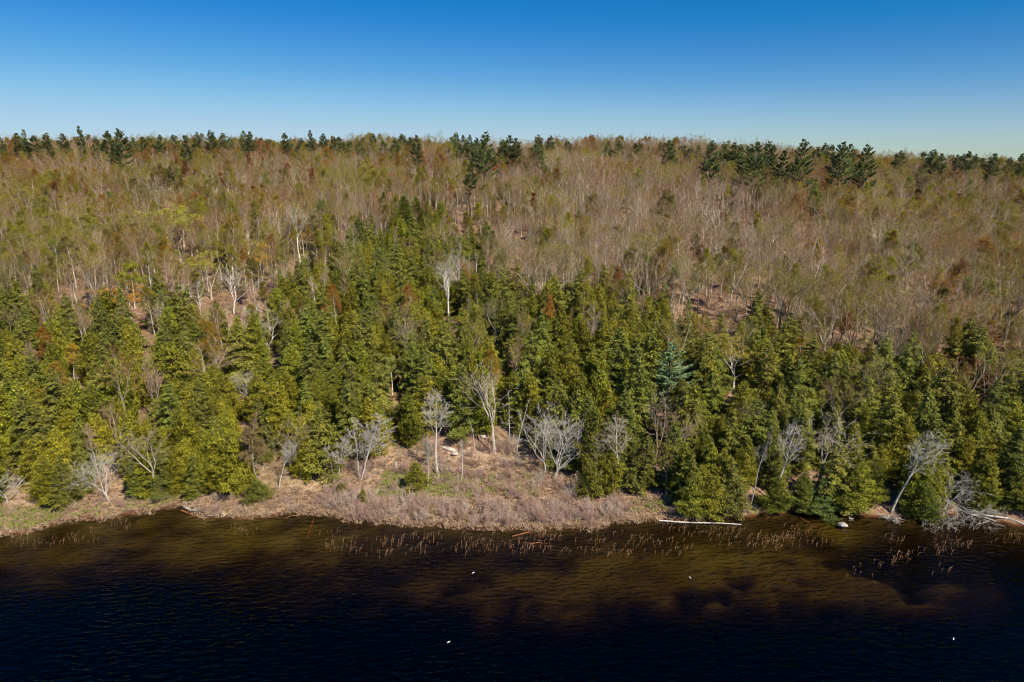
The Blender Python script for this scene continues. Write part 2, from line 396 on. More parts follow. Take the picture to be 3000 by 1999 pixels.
def conifer_meshes(name, seed, H, Rmax, kind, n_spray=3000, open_=0.0, base=0.04):
    rng = np.random.RandomState(seed)
    trunk = [(np.array([0, 0, -0.5]), np.array([0, 0, H * .5]), H * .017 + .03, H * .011), (np.array([0, 0, H * .5]), np.array([rng.normal(0, .1), rng.normal(0, .1), H * .97]), H * .011, 0.02)]
    br = []; P, N, D, LV = [], [], [], []
    nb = int(13 * H * (1 - open_ * .4))
    az = 0
    lob = rng.uniform(0, 6.28, 4)
    tot = 0; items = []
    for i in range(nb):
        t = base + (1 - base) * (i + rng.uniform()) / nb
        az += 2.399 + rng.uniform(-.4, .4)
        if kind == 'cedar': prof = (1 - t) ** 0.62 * (0.72 + 0.28 * min(1, t / 0.25)) * 1.05
        else: prof = (1 - t) ** 0.72 * 1.08 * (0.75 + 0.25 * min(1, t / 0.12))
        lump = 1 + 0.20 * math.sin(2 * az + lob[0] + 5 * t) + 0.20 * math.sin(3 * az + lob[1] - 11 * t) + 0.10 * math.sin(5 * az + lob[2] + 17 * t) + rng.normal(0, 0.12)
        Ln = max(0.22, Rmax * prof * lump)
        if rng.uniform() < open_ * 0.5: Ln *= rng.uniform(.3, .7)
        items.append((t, az, Ln)); tot += Ln ** 1.25
    for t, az, Ln in items:
        z0 = t * H
        o = np.array([math.cos(az), math.sin(az), 0])
        if kind == 'cedar': slope, curl = -0.10 + rng.normal(0, .1), 0.42
        else: slope, curl = 0.05 + rng.normal(0, .08), -0.34
        def pt(s): return np.array([0, 0, z0]) + o * Ln * s + np.array([0, 0, slope * Ln * s + curl * Ln * s * s * 0.6])
        a, b, c = pt(0), pt(.55), pt(1)
        br.append((a, b, 0.028, 0.018)); br.append((b, c, 0.018, 0.008))
        k = max(4, int(n_spray * Ln ** 1.25 / tot))
        s = rng.uniform(0.30, 1.04, k) ** 0.8
        side = rng.normal(0, 1, k) * Ln * 0.17 * (1.15 - 0.55 * s)
        so_ = np.array([-o[1], o[0], 0])
        pos = np.array([pt(x) for x in s]) + so_ * side[:, None] + rng.normal(0, 0.20 if kind == 'cedar' else 0.12, (k, 3)) + np.array([0, 0, 1]) * (-np.abs(side) * (0.25 if kind != 'cedar' else 0.0))[:, None]
        P.append(pos)
        if kind == 'cedar':
            N.append(norm(o * 0.9 + np.array([0, 0, .55]) + rng.normal(0, .55, (k, 3)))); D.append(norm(o * .35 + np.array([0, 0, .8]) + so_ * np.sign(side)[:, None] * .5 + rng.normal(0, .45, (k, 3))))
        else:
            N.append(norm(o * 0.35 + np.array([0, 0, .9]) + rng.normal(0, .40, (k, 3)))); D.append(norm(o * .8 + np.array([0, 0, -.15]) + so_ * np.sign(side)[:, None] * .7 + rng.normal(0, .35, (k, 3))))
        clump = rng.uniform(-.18, .18)
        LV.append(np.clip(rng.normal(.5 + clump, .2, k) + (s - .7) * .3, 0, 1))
    P, N, D, LV = map(np.concatenate, (P, N, D, LV))
    sz = (0.26 if kind == 'cedar' else 0.26)
    n = len(P)
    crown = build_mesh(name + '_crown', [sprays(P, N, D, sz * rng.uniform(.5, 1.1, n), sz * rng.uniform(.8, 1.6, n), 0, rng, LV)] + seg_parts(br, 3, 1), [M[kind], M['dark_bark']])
    tk = build_mesh(name + '_trunk', seg_parts(trunk, 6, 0), [M['dark_bark']])
    return tk, crown
def pine_meshes(name, seed, H, Rmax, base=0.35, dens=1.0, lop=0.25, gap=0.0):
    """white pine: whorls of near level boughs carrying flat plates of tufts"""
    rng = np.random.RandomState(seed)
    top = np.array([rng.normal(0, .3), rng.normal(0, .3), H])
    trunk = [(np.array([0, 0, -.5]), top * .5, H * .019, H * .012), (top * .5, top, H * .012, .03)]
    br, P, N, D, LV = [], [], [], [], []
    nw = int(13 + H * (1 - base) * 0.5)
    la = rng.uniform(0, 6.28)
    for w in range(nw):
        t = base + (1 - base) * (w + rng.uniform(0, .5)) / nw
        tt = (t - base) / (1 - base)
        prof = (0.70 + 0.75 * tt if tt < .33 else 0.95 * ((1 - tt) / .67) ** 0.80) + 0.06
        nbr = 4 + rng.randint(0, 2)
        a0 = rng.uniform(0, 6.28)
        for k in range(nbr):
            if rng.uniform() < gap + (0.30 if tt < .25 else 0.07): continue
            az = a0 + k * 6.28 / nbr + rng.uniform(-.3, .3)
            Ln = Rmax * prof * (1 + lop * math.cos(az - la)) * rng.uniform(.6, 1.15)
            o = np.array([math.cos(az), math.sin(az), 0]); so_ = np.array([-o[1], o[0], 0])
            up = 0.10 + 0.36 * tt + rng.normal(0, .07)
            c0 = top * t
            def pt(s): return c0 + o * Ln * s + np.array([0, 0, Ln * (up * s * .8 + .16 * s * s * s)])
            pts = [pt(s) for s in (0, .35, .7, 1)]
            for i in range(3): br.append((pts[i], pts[i + 1], .06 * (1 - i * .3), .06 * (1 - (i + 1) * .3)))
            kk = int((22 + 34 * Ln) * dens)
            s = rng.uniform(.32, 1.05, kk) ** .75
            side = rng.normal(0, 1, kk) * Ln * .17 * (1.25 - .7 * s)
            pos = np.array([pt(x) for x in s]) + so_ * side[:, None] + np.array([0, 0, 1]) * rng.uniform(-.02, .30, kk)[:, None]
            P.append(pos); N.append(norm(np.array([0, 0, 1.]) + o * .35 + rng.normal(0, .5, (kk, 3))))
            D.append(norm(o * .8 + np.array([0, 0, .35]) + so_ * np.sign(side)[:, None] * .5 + rng.normal(0, .4, (kk, 3))))
            LV.append(np.clip(rng.normal(.5 + rng.uniform(-.2, .2), .2, kk), 0, 1))
    P, N, D, LV = map(np.concatenate, (P, N, D, LV)); n = len(P)
    crown = build_mesh(name + '_crown', [sprays(P, N, D, .30 * rng.uniform(.6, 1.2, n), .42 * rng.uniform(.8, 1.4, n), 0, rng, LV)] + seg_parts(br, 3, 1), [M['pine'], M['dark_bark']])
    return build_mesh(name + '_trunk', seg_parts(trunk, 6, 0), [M['dark_bark']]), crown
def snag_meshes(name, seed, H, r, stubs=14, ln=1.6, broken=True):
    rng = np.random.RandomState(seed)
    p = np.array([0, 0, -.4]); d = np.array([0, 0, 1.]); w = []; st = []
    n = 8
    for i in range(n):
        d = norm(d + rng.normal(0, .03, 3)); q = p + d * (H + .4) / n
        w.append((p, q, r * (1 - .75 * i / n), r * (1 - .75 * (i + 1) / n)));
        if i >= 2:
            for _ in range(max(1, stubs // (n - 2))):
                az = rng.uniform(0, 6.28); u = rng.uniform(); c = p + (q - p) * u
                o = np.array([math.cos(az), math.sin(az), rng.uniform(-.1, .45)]); L_ = ln * rng.uniform(.3, 1.2) * (1.2 - .7 * i / n)
                m_ = c + o * L_ * .6; e = m_ + norm(o + rng.normal(0, .3, 3)) * L_ * .4
                b_ = [(c, m_, .04, .026), (m_, e, .026, .01)]; st.append(b_)
                for _k in range(2):
                    b_.append((m_, m_ + norm(o + rng.normal(0, .6, 3)) * L_ * .4, .014, .007))
        p = q
    return build_mesh(name + '_trunk', seg_parts(w, 6, 0), [M['dead_wood']]), [build_mesh(name + '_branch', seg_parts(b_, 3, 0), [M['dead_wood']]) for b_ in st]

# variants: (trunk mesh, crown mesh, nominal height, nominal crown radius)
V = {}
V['cedar_tree'] = [(*conifer_meshes('cedar', 10 + i, 10, (2.6, 3.1, 2.2, 2.8, 2.5, 3.4)[i], 'cedar', 7200), 10.0, 2.8) for i in range(6)]
V['hemlock_tree'] = [(*conifer_meshes('hemlock', 30 + i, 12, (2.9, 3.5, 2.6, 3.2, 3.0, 3.7)[i], 'hemlock', 7400, open_=(.1, .3, .5, .2, .6, .4)[i]), 12.0, 2.9) for i in range(6)]
def bset(s0, buds, budsize):
    out = []
    spec = [dict(H=14, tr=.18, base=.45, spread=.20, up=.13, n1=12), dict(H=14, tr=.17, base=.50, spread=.17, up=.16, n1=11),
            dict(H=13, tr=.19, base=.35, spread=.30, up=.10, n1=13), dict(H=13, tr=.22, base=.3, spread=.3, up=.10, n1=12, fork=.42),
            dict(H=12, tr=.2, base=.3, spread=.36, up=.07, n1=13, fork=.32), dict(H=14, tr=.16, base=.5, spread=.23, up=.15, n1=11, fork=.5)]
    for i, sp in enumerate(spec):
        t, c = bare_meshes('broadleaf', s0 + i, buds, budsize, twig_r=.019 if not buds else .015, dens=.72, **sp)
        out.append((t, c, float(sp['H']), (2.2, 2.0, 3.4, 3.4, 4.0, 2.8)[i]))
    return out
V['bare_tree'] = bset(100, 0, 0)
V['budding_tree'] = bset(140, 3.0, 0.165)
V['pine_tree'] = [(*pine_meshes('pine', 200 + i, 20, (4.0, 3.4, 4.8, 3.6, 4.4)[i], base=(.35, .45, .3, .5, .38)[i], gap=(.05, .15, .05, .25, .1)[i], lop=(.1, .35, .2, .4, .5)[i]), 20.0, 4.2) for i in range(5)]

# ------------------------------------------------------------------ putting things down
def link(name, me, parent=None):
    o = bpy.data.objects.new(name, me); C.objects.link(o)
    if parent is not None: o.parent = parent
    return o
def tagged(o, label, cat, group=None):
    o['label'] = label; o['category'] = cat
    if group: o['group'] = group
    return o
def put_tree(kind, var, x, y, z, h, wide, rz, tint, bark, twig, label=None, group=None, tilt=0.0, tiltdir=0.0, name=None, cat='tree', crown_name='crown'):
    tk, cr, H0, _ = var
    e = bpy.data.objects.new(name or kind, None); C.objects.link(e)
    e.empty_display_size = 0.5
    e.location = (x, y, z); s = h / H0
    e.scale = (s * wide, s * wide, s)
    q = Matrix.Rotation(tilt, 4, Vector((-math.sin(tiltdir), math.cos(tiltdir), 0))) @ Matrix.Rotation(rz, 4, 'Z')
    e.rotation_euler = q.to_euler()
    for nm, me in [('trunk', tk)] + ([('branch', b_) for b_ in cr] if isinstance(cr, list) else [(crown_name, cr)]):
        o = link(nm, me, e)
        o['tint'] = [float(v) for v in tint]; o['bark'] = [float(v) for v in bark]; o['twig'] = [float(v) for v in twig]
    e['category'] = cat
    if label: e['label'] = label
    if group: e['group'] = group
    return e

# ------------------------------------------------------------------ ground and water
def axis(a, b, step, far, g=1.18):
    core = list(np.arange(a, b, step)); hi = [b]; lo = [a - step]; st = step
    while hi[-1] < far:
        st *= g; hi.append(hi[-1] + st)
    st = step
    while lo[-1] > -far:
        st *= g; lo.append(lo[-1] - st)
    return np.array(lo[::-1] + core + hi)
gx = axis(-130, 130, 1.3, 9000, 1.06)
gy = np.concatenate([[-9000, -4000, -1500, -600, -250, -120, -60, -20, 10, 25, 35], np.arange(40, 72, 1.6), np.arange(72, 135, 0.8), np.arange(135, 460, 3.2), 460 * 1.06 ** np.arange(0, 53)])
X, Y = np.meshgrid(gx, gy)
Z = height(X, Y)
nx, ny = len(gx), len(gy)
idx = np.arange(nx * ny).reshape(ny, nx)
quads = np.stack([idx[:-1, :-1], idx[:-1, 1:], idx[1:, 1:], idx[1:, :-1]], -1).reshape(-1, 4)
g_me = build_mesh('ground', [(np.stack([X, Y, Z], -1).reshape(-1, 3), quads, 0, None)], [ground_mat()], smooth=True)
for nm_, arr_ in (('silt', silt(X, Y)), ('marsh', ((1 - sstep(0.9, 2.4, Z)) * np.clip(sstep(-40, -24, X) * (1 - sstep(12, 26, X)) + (1 - sstep(-54, -42, X)) + .45 * (1 - sstep(-40, -30, X)), 0, 1)))):
    a_ = g_me.attributes.new(nm_, 'FLOAT', 'POINT'); a_.data.foreach_set('value', arr_.astype(np.float32).ravel())
ground = link('ground', g_me); ground['kind'] = 'structure'; ground['label'] = 'wooded hillside ground with leaf litter sloping down to the lake bed'
a, b, zb = 8000.0, 160.0, -7.0
wv = [(-a, -a, zb), (a, -a, zb), (a, b, zb), (-a, b, zb), (-a, -a, 0), (a, -a, 0), (a, b, 0), (-a, b, 0)]
w_me = build_mesh('water', [(wv, [(0, 3, 2, 1), (4, 5, 6, 7), (0, 1, 5, 4), (1, 2, 6, 5), (2, 3, 7, 6), (3, 0, 4, 7)], 0, None)], [water_mat()])
water = link('water', w_me); water['kind'] = 'structure'; water['label'] = 'dark brown lake water with light ripples'

# ------------------------------------------------------------------ where the woods stand (outline of the evergreen belt, as bearings and heights in the view)
TOP = np.array([(-900, 800), (0, 825), (60, 860), (150, 900), (280, 880), (400, 790), (520, 850), (640, 860), (760, 880), (880, 815), (960, 770), (1060, 670), (1110, 690), (1190, 610), (1290, 640),
                (1360, 700), (1420, 800), (1500, 830), (1600, 850), (1710, 870), (1830, 840), (1900, 850), (1980, 850), (2060, 960), (2170, 890), (2300, 900), (2420, 1000), (2520, 1030), (2620, 1040), (2720, 1060), (2805, 1010), (2930, 1060), (3000, 1130), (3900, 1150)], float)
BOT = np.array([(-900, 1495), (0, 1492), (250, 1490), (400, 1478), (560, 1462), (700, 1448), (880, 1415), (960, 1380), (1060, 1350), (1150, 1330), (1300, 1300), (1430, 1290), (1520, 1310), (1600, 1340),
                (1680, 1370), (1760, 1400), (1850, 1420), (1930, 1440), (1990, 1492), (2100, 1512), (2250, 1508), (2500, 1500), (2560, 1488), (2660, 1510), (2800, 1502), (3000, 1512), (3900, 1512)], float)
def gap_zone(u, v):   # patch of open leaf litter on the slope, and the rocky opening above the marsh
    return (((u - 2095) / 85) ** 2 + ((v - 1010) / 60) ** 2 < 1) | (((u - 1325) / 120) ** 2 + ((v - 1315) / 48) ** 2 < 1)

sp = []
y = 84.0
while y < 480:
    step = 3.9 + 0.0045 * (y - 90)
    xr = 0.86 * y + 45
    xs = np.arange(-xr, xr, step) + rs.uniform(0, step)
    xs = xs + rs.uniform(-.38, .38, len(xs)) * step
    ys = y + rs.uniform(-.4, .4, len(xs)) * step
    sp.append(np.stack([xs, ys], 1)); y += step
for u_ in np.arange(-600, 3600, 62):
    if 1000 < u_ < 1650: continue
    p_ = at(u_ + rs.uniform(-18, 18), np.interp(u_, [-900, 0, 250, 400, 560, 700, 880, 960, 1690, 1850, 1930, 1990, 2100, 2250, 2500, 2560, 2660, 2800, 3000], [1488, 1482, 1480, 1466, 1448, 1432, 1402, 1380, 1360, 1425, 1448, 1482, 1500, 1498, 1490, 1478, 1498, 1492, 1500]))
    sp.append(np.array([[p_[0], p_[1]]]))
sp = np.concatenate(sp)
sx, sy = sp[:, 0], sp[:, 1]
s_in = sy - shore_y(sx); szz = height(sx, sy)
u0, v0, _ = project(sx, sy, szz)
uc, vc, dep = project(sx, sy, szz + 7.0)
topl = np.interp(uc, TOP[:, 0], TOP[:, 1]); botl = np.interp(u0, BOT[:, 0], BOT[:, 1])
nz = fbm(sx / 16, sy / 16, 3)
keep = (s_in > 0.8) & (v0 < botl + rs.normal(0, 5, len(sx))) & ~gap_zone(u0, v0)
everg = (vc + nz * 70 + rs.normal(0, 12, len(sx)) > topl)
TREES = []   # dict per tree
def tint_ever(kind, u, v, r):
    shade = r.uniform(0, 1)
    if kind == 'cedar_tree': c = np.array([0.245, 0.235, 0.026]) * (0.75 + .5 * shade); c[0] *= r.uniform(.88, 1.06)
    elif kind == 'hemlock_tree': c = np.array([0.200, 0.205, 0.034]) * (0.75 + .5 * shade); c[0] *= r.uniform(.88, 1.06)
    else: c = np.array([0.075, 0.115, 0.05]) * (0.8 + .4 * shade)
    return c, shade
BUDC = [('yellow green', (0.33, 0.31, 0.035)), ('olive', (0.23, 0.19, 0.035)), ('orange', (0.36, 0.175, 0.03)), ('golden', (0.36, 0.25, 0.03)), ('pale green', (0.26, 0.29, 0.07)), ('russet', (0.26, 0.105, 0.035))]
TWC = [('tan', (0.33, 0.21, 0.11)), ('pinkish', (0.35, 0.205, 0.14)), ('grey', (0.36, 0.28, 0.20)), ('brown', (0.25, 0.125, 0.055))]
BKC = [('pale', (0.54, 0.46, 0.36)), ('grey', (0.38, 0.32, 0.25)), ('white', (0.72, 0.66, 0.56)), ('tan', (0.42, 0.32, 0.22))]
rr_ = np.random.RandomState(99)
nz2 = fbm(sx / 30 + 50, sy / 30, 3); nz3 = fbm(sx / 22 + 80, sy / 22 + 9, 3)
for i in np.nonzero(keep)[0]:
    u, v = uc[i], vc[i]; e = everg[i]
    q = rr_.uniform()
    if not e and rr_.uniform() < (.14 if u < 1300 else .24): continue
    if e:
        below = v - np.interp(u, TOP[:, 0], TOP[:, 1])
        pb = 0.10 if below > 120 else 0.22
        kind = ('cedar_tree' if rr_.uniform() < (0.72 if (v > 1050 and u < 1000) else 0.42 if v > 900 else 0.5) else 'hemlock_tree') if q > pb else ('bare_tree' if rr_.uniform() < .6 else 'budding_tree')
    else:
        pbud = 0.54 + 0.9 * nz2[i] + (0.15 if u < 1200 else 0)
        kind = 'cedar_tree' if q < 0.012 + .04 * (nz3[i] > .3) else 'hemlock_tree' if q < 0.035 + .12 * (nz3[i] > .3) else ('budding_tree' if rr_.uniform() < pbud else 'bare_tree')
    TREES.append(dict(kind=kind, x=sx[i], y=sy[i], z=szz[i], e=e, n3=nz3[i], lm=None, s=s_in[i]))
# young undergrowth stems are added as stuff below
for t in TREES:
    k = t['kind']; t['rz'] = rr_.uniform(0, 6.28)
    near = np.clip(t['s'] / 25, 0, 1)
    if k in ('cedar_tree', 'hemlock_tree'):
        if t['e']: t['h'] = (rr_.uniform(8.0, 12.5) if k == 'cedar_tree' else rr_.uniform(9.0, 15)) * (0.72 + .28 * near)
        else: t['h'] = rr_.uniform(5, 11)
        t['wide'] = rr_.uniform(.85, 1.25); t['var'] = rr_.randint(6)
        t['tint'], t['shade'] = tint_ever(k, 0, 0, rr_)
        if t['x'] < -22 and t['s'] < 22 and k == 'cedar_tree': t['tint'] = t['tint'] * np.array([1.2, 1.15, 1.0])
        t['bark'] = (.4, .35, .3); t['twig'] = (.3, .25, .2)
    else:
        u, v, _ = project(t['x'], t['y'], t['z'] + 7)
        right = u > 1500
        t['var'] = int(rr_.choice(6, p=[.16, .14, .18, .2, .2, .12] if right else [.26, .24, .12, .12, .06, .2]))
        t['h'] = rr_.uniform(11, 17) * (0.7 + .3 * near) * (1.0 if not t['e'] else .85); t['wide'] = rr_.uniform(.85, 1.15) * (1.12 if t['var'] in (2, 3, 4) else 1)
        far = np.clip((t['y'] - 200) / 200, 0, 1)
        if k == 'budding_tree':
            pr = np.array([.30, .30, .10 + .14 * far, .12, .12 * (1 - far), .06 + .08 * far]); pr /= pr.sum()
            b = int(rr_.choice(6, p=pr))
            if t['n3'] > .22: b = 0
            t['bud'] = b; t['tint'] = np.array(BUDC[b][1]) * rr_.uniform(.8, 1.2)
        else: t['tint'] = np.array((.2, .2, .1))
        w_ = int(rr_.choice(4, p=[.34, .24, .14 if not right else .3, .28 if not right else .12])); t['tw'] = w_
        t['twig'] = np.array(TWC[w_][1]) * rr_.uniform(.85, 1.15)
        b_ = int(rr_.choice(4, p=[.45, .25, .12, .18])); t['bk'] = b_
        t['bark'] = np.array(BKC[b_][1]) * rr_.uniform(.9, 1.1)

# ------------------------------------------------------------------ landmark plants, each placed where the photograph shows it
LM = []     # (phrase used to find neighbours, px, py)
def landmark(phrase, px, py): LM.append((phrase, px, py))
SIGHT = []
CLEAR = []  # (x, y, radius) kept free of random trees
def top_height(x, y, z, py):
    """height a tree needs for its top to show at pixel row py"""
    for h in np.arange(1, 32, .1):
        if project(x, y, z + h)[1] <= py: return h
    return 20.0
def special(kind, var, bx, by, ty, wide, label, tint=(.1, .12, .03), bark=(.5, .46, .4), twig=(.36, .3, .25), rz=None, tilt=0, tiltdir=0, clear=2.0, phrase=None, name=None, meshes=None, cat='tree', crown_name='crown', group=None, d=None):
    if d is None: x, y, z = at(bx, by)
    else:
        r = ray(bx, 470); y = d; x = r.x / r.y * d; z = hz(x, y)
    h = top_height(x, y, z, ty)
    mv = meshes or V[kind][var]
    put_tree(kind, mv, x, y, z, h, wide, rr_.uniform(0, 6.28) if rz is None else rz, tint, bark, twig, label, group, tilt, tiltdir, name, cat, crown_name)
    if clear: CLEAR.append((x, y, clear * .7))
    if clear >= 3 and (kind != 'pine_tree' or clear >= 4):
        u_, vb_, dp_ = project(x, y, z); SIGHT.append((u_, ty, vb_, dp_, (mv[3] * h / mv[2] * wide) * F / dp_))
    if phrase: landmark(phrase, bx, (project(x, y, z)[1] + ty) / 2)
WHITE, GREYB, TANB = (.78, .74, .68), (.42, .38, .33), (.46, .39, .31)
DW = (.55, .52, .48)
dead = [(*bare_meshes('dead_broadleaf', 300, 0, 0, 'dead', H=12, tr=.20, base=.25, spread=.42, up=.06, n1=11, fork=.2, dens=.8, twig_r=.015), 12.0, 4.5),
        (*bare_meshes('dead_broadleaf', 301, 0, 0, 'dead', H=12, tr=.17, base=.45, spread=.34, up=.08, n1=10, dens=.8, twig_r=.014), 12.0, 4.0),
        (*bare_meshes('dead_broadleaf', 302, 0, 0, 'dead', H=12, tr=.16, base=.3, spread=.35, up=.10, n1=10, fork=.25, dens=.8, stems=2, twig_r=.014), 12.0, 4.0)]
maple = [(*bare_meshes('maple', 350, 9.0, .19, H=12, tr=.2, base=.3, spread=.34, up=.07, n1=12, fork=.3, dens=.72, twig_r=.014), 12.0, 4.0), (*bare_meshes('maple', 351, 7.0, .18, H=13, tr=.16, base=.35, spread=.28, up=.1, n1=12, dens=.72, twig_r=.014), 13.0, 3.2)]
loner = [(*pine_meshes('lone_pine', 360, 20, 5.2, base=.10, gap=.08, lop=.25, dens=1.1), 20.0, 5.0)]
snag = [(*snag_meshes('snag', 310 + i, 11, .17, (20, 14, 30)[i], (1.6, 1.2, 2.2)[i]), 11.0, 2.0) for i in range(3)]
many = [(*bare_meshes('clump_tree', 320 + i, 0, 0, H=11, tr=.13, base=.3, spread=.30, up=.09, n1=9, stems=3, dens=.7, twig_r=.018), 11.0, 4.0) for i in range(2)]

special('bare_tree', 0, 2610, 1511, 1268, 1.15, 'tall grey bare tree leaning over the water on the right shore', bark=(.6, .56, .52), twig=(.5, .45, .4), meshes=dead[1], tilt=.10, tiltdir=0, clear=4.5, phrase='the tall bare tree at the right shore')
special('bare_tree', 0, 2270, 1478, 1262, 1.0, 'slim pale bare tree with spreading side boughs above the right shore', bark=WHITE, twig=(.5, .45, .4), meshes=dead[1], tilt=.12, tiltdir=0, clear=3, phrase='the slim pale tree above the water')
special('bare_tree', 0, 2197, 1487, 1270, .7, 'thin leaning grey trunk with a sparse bare top near the right shore', bark=GREYB, meshes=(*V['bare_tree'][1][:2], 14.0, 2.0), tilt=.14, tiltdir=0, clear=2)
special('bare_tree', 3, 2395, 1440, 1225, 1.5, 'broad bare tree with crooked boughs behind the right shore', bark=TANB, twig=(.40, .34, .27), clear=4, phrase='the broad crooked tree behind the shore')
special('dead_tree', 0, 2373, 1300, 1205, 1.0, 'bleached snag with short upturned stubs poking from the evergreens', meshes=snag[2], clear=2, phrase='the bleached stubby snag', crown_name='branches')
special('dead_tree', 0, 2255, 1065, 988, 1.0, 'grey snag with long level stubs beside the leaf litter patch', meshes=snag[0], clear=2, phrase='the level stubbed snag', crown_name='branches')
special('bare_tree', 0, 1448, 1330, 1108, 1.25, 'tall forked bare tree standing over the rocky opening', bark=(.6, .52, .44), twig=(.42, .34, .27), meshes=(*V['bare_tree'][3][:2], 13.0, 3.4), clear=4, phrase='the tall forked tree over the rocks')
special('dead_tree', 0, 1512, 1335, 1150, .75, 'leaning dark grey dead trunk against the black gap in the trees', meshes=snag[1], tilt=.13, tiltdir=0, clear=3.5, phrase='the leaning dead trunk', crown_name='branches')
special('dead_tree', 0, 1493, 1290, 1150, .7, 'short dead trunk in the dark hollow behind the leaning one', meshes=snag[0], clear=2, crown_name='branches')
special('dead_tree', 0, 1391, 1325, 1225, .75, 'straight bare pole trunk standing on the litter slope', meshes=snag[1], clear=2, crown_name='branches')
special('bare_tree', 0, 1283, 1392, 1175, 1.15, 'grey bare tree with a round top left of the pale rock slab', bark=GREYB, twig=(.44, .39, .34), meshes=dead[1], clear=4, phrase='the round topped bare tree by the rock slab')
special('bare_tree', 0, 1352, 1415, 1290, .8, 'pair of pale saplings leaning over the green grass', bark=WHITE, twig=(.5, .45, .4), meshes=(*V['bare_tree'][1][:2], 14.0, 2), tilt=.1, tiltdir=0, clear=2)
special('bare_tree', 0, 1254, 1432, 1270, .6, 'thin straight pale sapling in front of the marsh grass', bark=WHITE, twig=(.4, .34, .28), meshes=(*V['bare_tree'][0][:2], 14.0, 2), clear=2)
special('bare_tree', 0, 1618, 1412, 1235, 1.25, 'many limbed bare tree beside the broken white limb', bark=(.58, .53, .47), twig=(.46, .4, .33), meshes=dead[2], clear=4, phrase='the many limbed tree by the marsh')
special('bare_tree', 0, 1600, 1385, 1215, 1.0, 'grey tree with a long arm reaching left over the dark hollow', bark=(.55, .5, .46), twig=(.46, .42, .38), meshes=dead[0], tilt=.22, tiltdir=math.pi, clear=3)
special('bare_tree', 0, 1815, 1425, 1235, 1.35, 'neat oval bare tree in front of the shaded hollow', bark=(.58, .52, .45), twig=(.45, .37, .29), meshes=(*V['bare_tree'][2][:2], 13.0, 3.4), clear=4, phrase='the oval bare tree by the shaded hollow')
special('bare_tree', 0, 1762, 1405, 1270, 1.0, 'small reddish twigged tree left of the oval bare tree', bark=GREYB, twig=(.36, .2, .17), meshes=(*V['bare_tree'][3][:2], 13.0, 3.4), clear=2)
special('bare_tree', 0, 1050, 1412, 1235, 1.5, 'spreading grey multi stemmed tree at the left edge of the marsh', bark=(.5, .46, .42), twig=(.44, .4, .36), meshes=many[0], clear=5, phrase='the multi stemmed grey tree by the marsh')
special('bare_tree', 0, 985, 1400, 1280, 1.3, 'small spreading grey tree left of the multi stemmed tree', bark=(.55, .5, .46), twig=(.48, .42, .36), meshes=many[1], clear=3)
special('bare_tree', 0, 818, 1432, 1300, 1.0, 'slim pale tree with a bend standing on the left shore', bark=WHITE, twig=(.52, .48, .42), meshes=dead[1], tilt=.15, tiltdir=0, clear=3, phrase='the bent pale tree on the left shore')
special('budding_tree', 3, 755, 1425, 1262, 1.1, 'bronze budding tree left of the bent pale tree', tint=(.30, .22, .10), bark=TANB, twig=(.42, .32, .22), meshes=maple[1], clear=3)
special('dead_tree', 0, 322, 1470, 1345, 1.3, 'twin bleached trunks with tangled grey twigs at the left shore', meshes=dead[2], tilt=.13, tiltdir=math.pi, clear=3.5, phrase='the twin bleached trunks')
special('dead_tree', 0, 10, 1395, 1240, 1.2, 'bleached tree cut by the left edge of the view', meshes=dead[1], clear=4, phrase='the bleached tree at the left edge')
special('dead_tree', 0, 20, 1478, 1400, 2.2, 'low sprawling bleached boughs on the spit at the far left', meshes=dead[0], clear=3)
special('dead_tree', 0, 788, 1040, 905, 1.5, 'wide spreading white dead tree among the evergreens', meshes=dead[0], clear=5.5, phrase='the wide white dead tree')
special('dead_tree', 0, 728, 1010, 895, .8, 'narrow white snag just left of the spreading dead tree', meshes=snag[0], clear=2, crown_name='branches')
special('dead_tree', 0, 712, 1190, 1100, 1.7, 'rounded silver dead crown sunk in the cedars', meshes=dead[2], clear=4, phrase='the rounded silver dead crown')
special('bare_tree', 0, 595, 950, 828, 1.3, 'white barked bare tree with fine upswept limbs, left of a pair', bark=WHITE, twig=(.5, .47, .42), meshes=(*V['bare_tree'][3][:2], 13.0, 3.4), clear=4.5, phrase='the white limbed pair')
special('bare_tree', 0, 685, 920, 800, 1.3, 'white barked bare tree with fine upswept limbs, right of a pair', bark=WHITE, twig=(.5, .47, .42), meshes=(*V['bare_tree'][4][:2], 12.0, 4), clear=4.5)
special('bare_tree', 0, 1315, 945, 780, 1.1, 'white forked tree with long straight leaders', bark=(.85, .8, .74), twig=(.5, .45, .4), meshes=(*V['bare_tree'][3][:2], 13.0, 3.4), clear=4, phrase='the white forked tree')
special('bare_tree', 0, 1345, 920, 740, 1.0, 'tall white tree just right of the white forked tree', bark=(.85, .8, .74), twig=(.46, .4, .34), meshes=(*V['bare_tree'][5][:2], 14.0, 2.8), clear=2)
special('budding_tree', 4, 1450, 1010, 895, 1.15, 'rounded bronze budding tree with white curved limbs', tint=(.24, .21, .10), bark=(.82, .77, .68), twig=(.4, .32, .22), meshes=maple[0], clear=4, phrase='the rounded bronze tree with white limbs')
special('budding_tree', 3, 172, 855, 705, .9, 'white barked birch with a pale green top', tint=(.32, .35, .10), bark=(.88, .85, .8), twig=(.4, .34, .25), meshes=maple[1], clear=3, phrase='the white birch at left')
special('bare_tree', 5, 880, 775, 610, 1.2, 'tall white birch with a crooked forked stem', bark=(.9, .86, .8), twig=(.46, .4, .32), clear=3, phrase='the tall white birch')
special('bare_tree', 5, 1528, 695, 620, 1.2, 'bright white forked birch on the upper slope', bark=(.9, .86, .82), twig=(.42, .36, .3), clear=3, phrase='the bright forked birch')
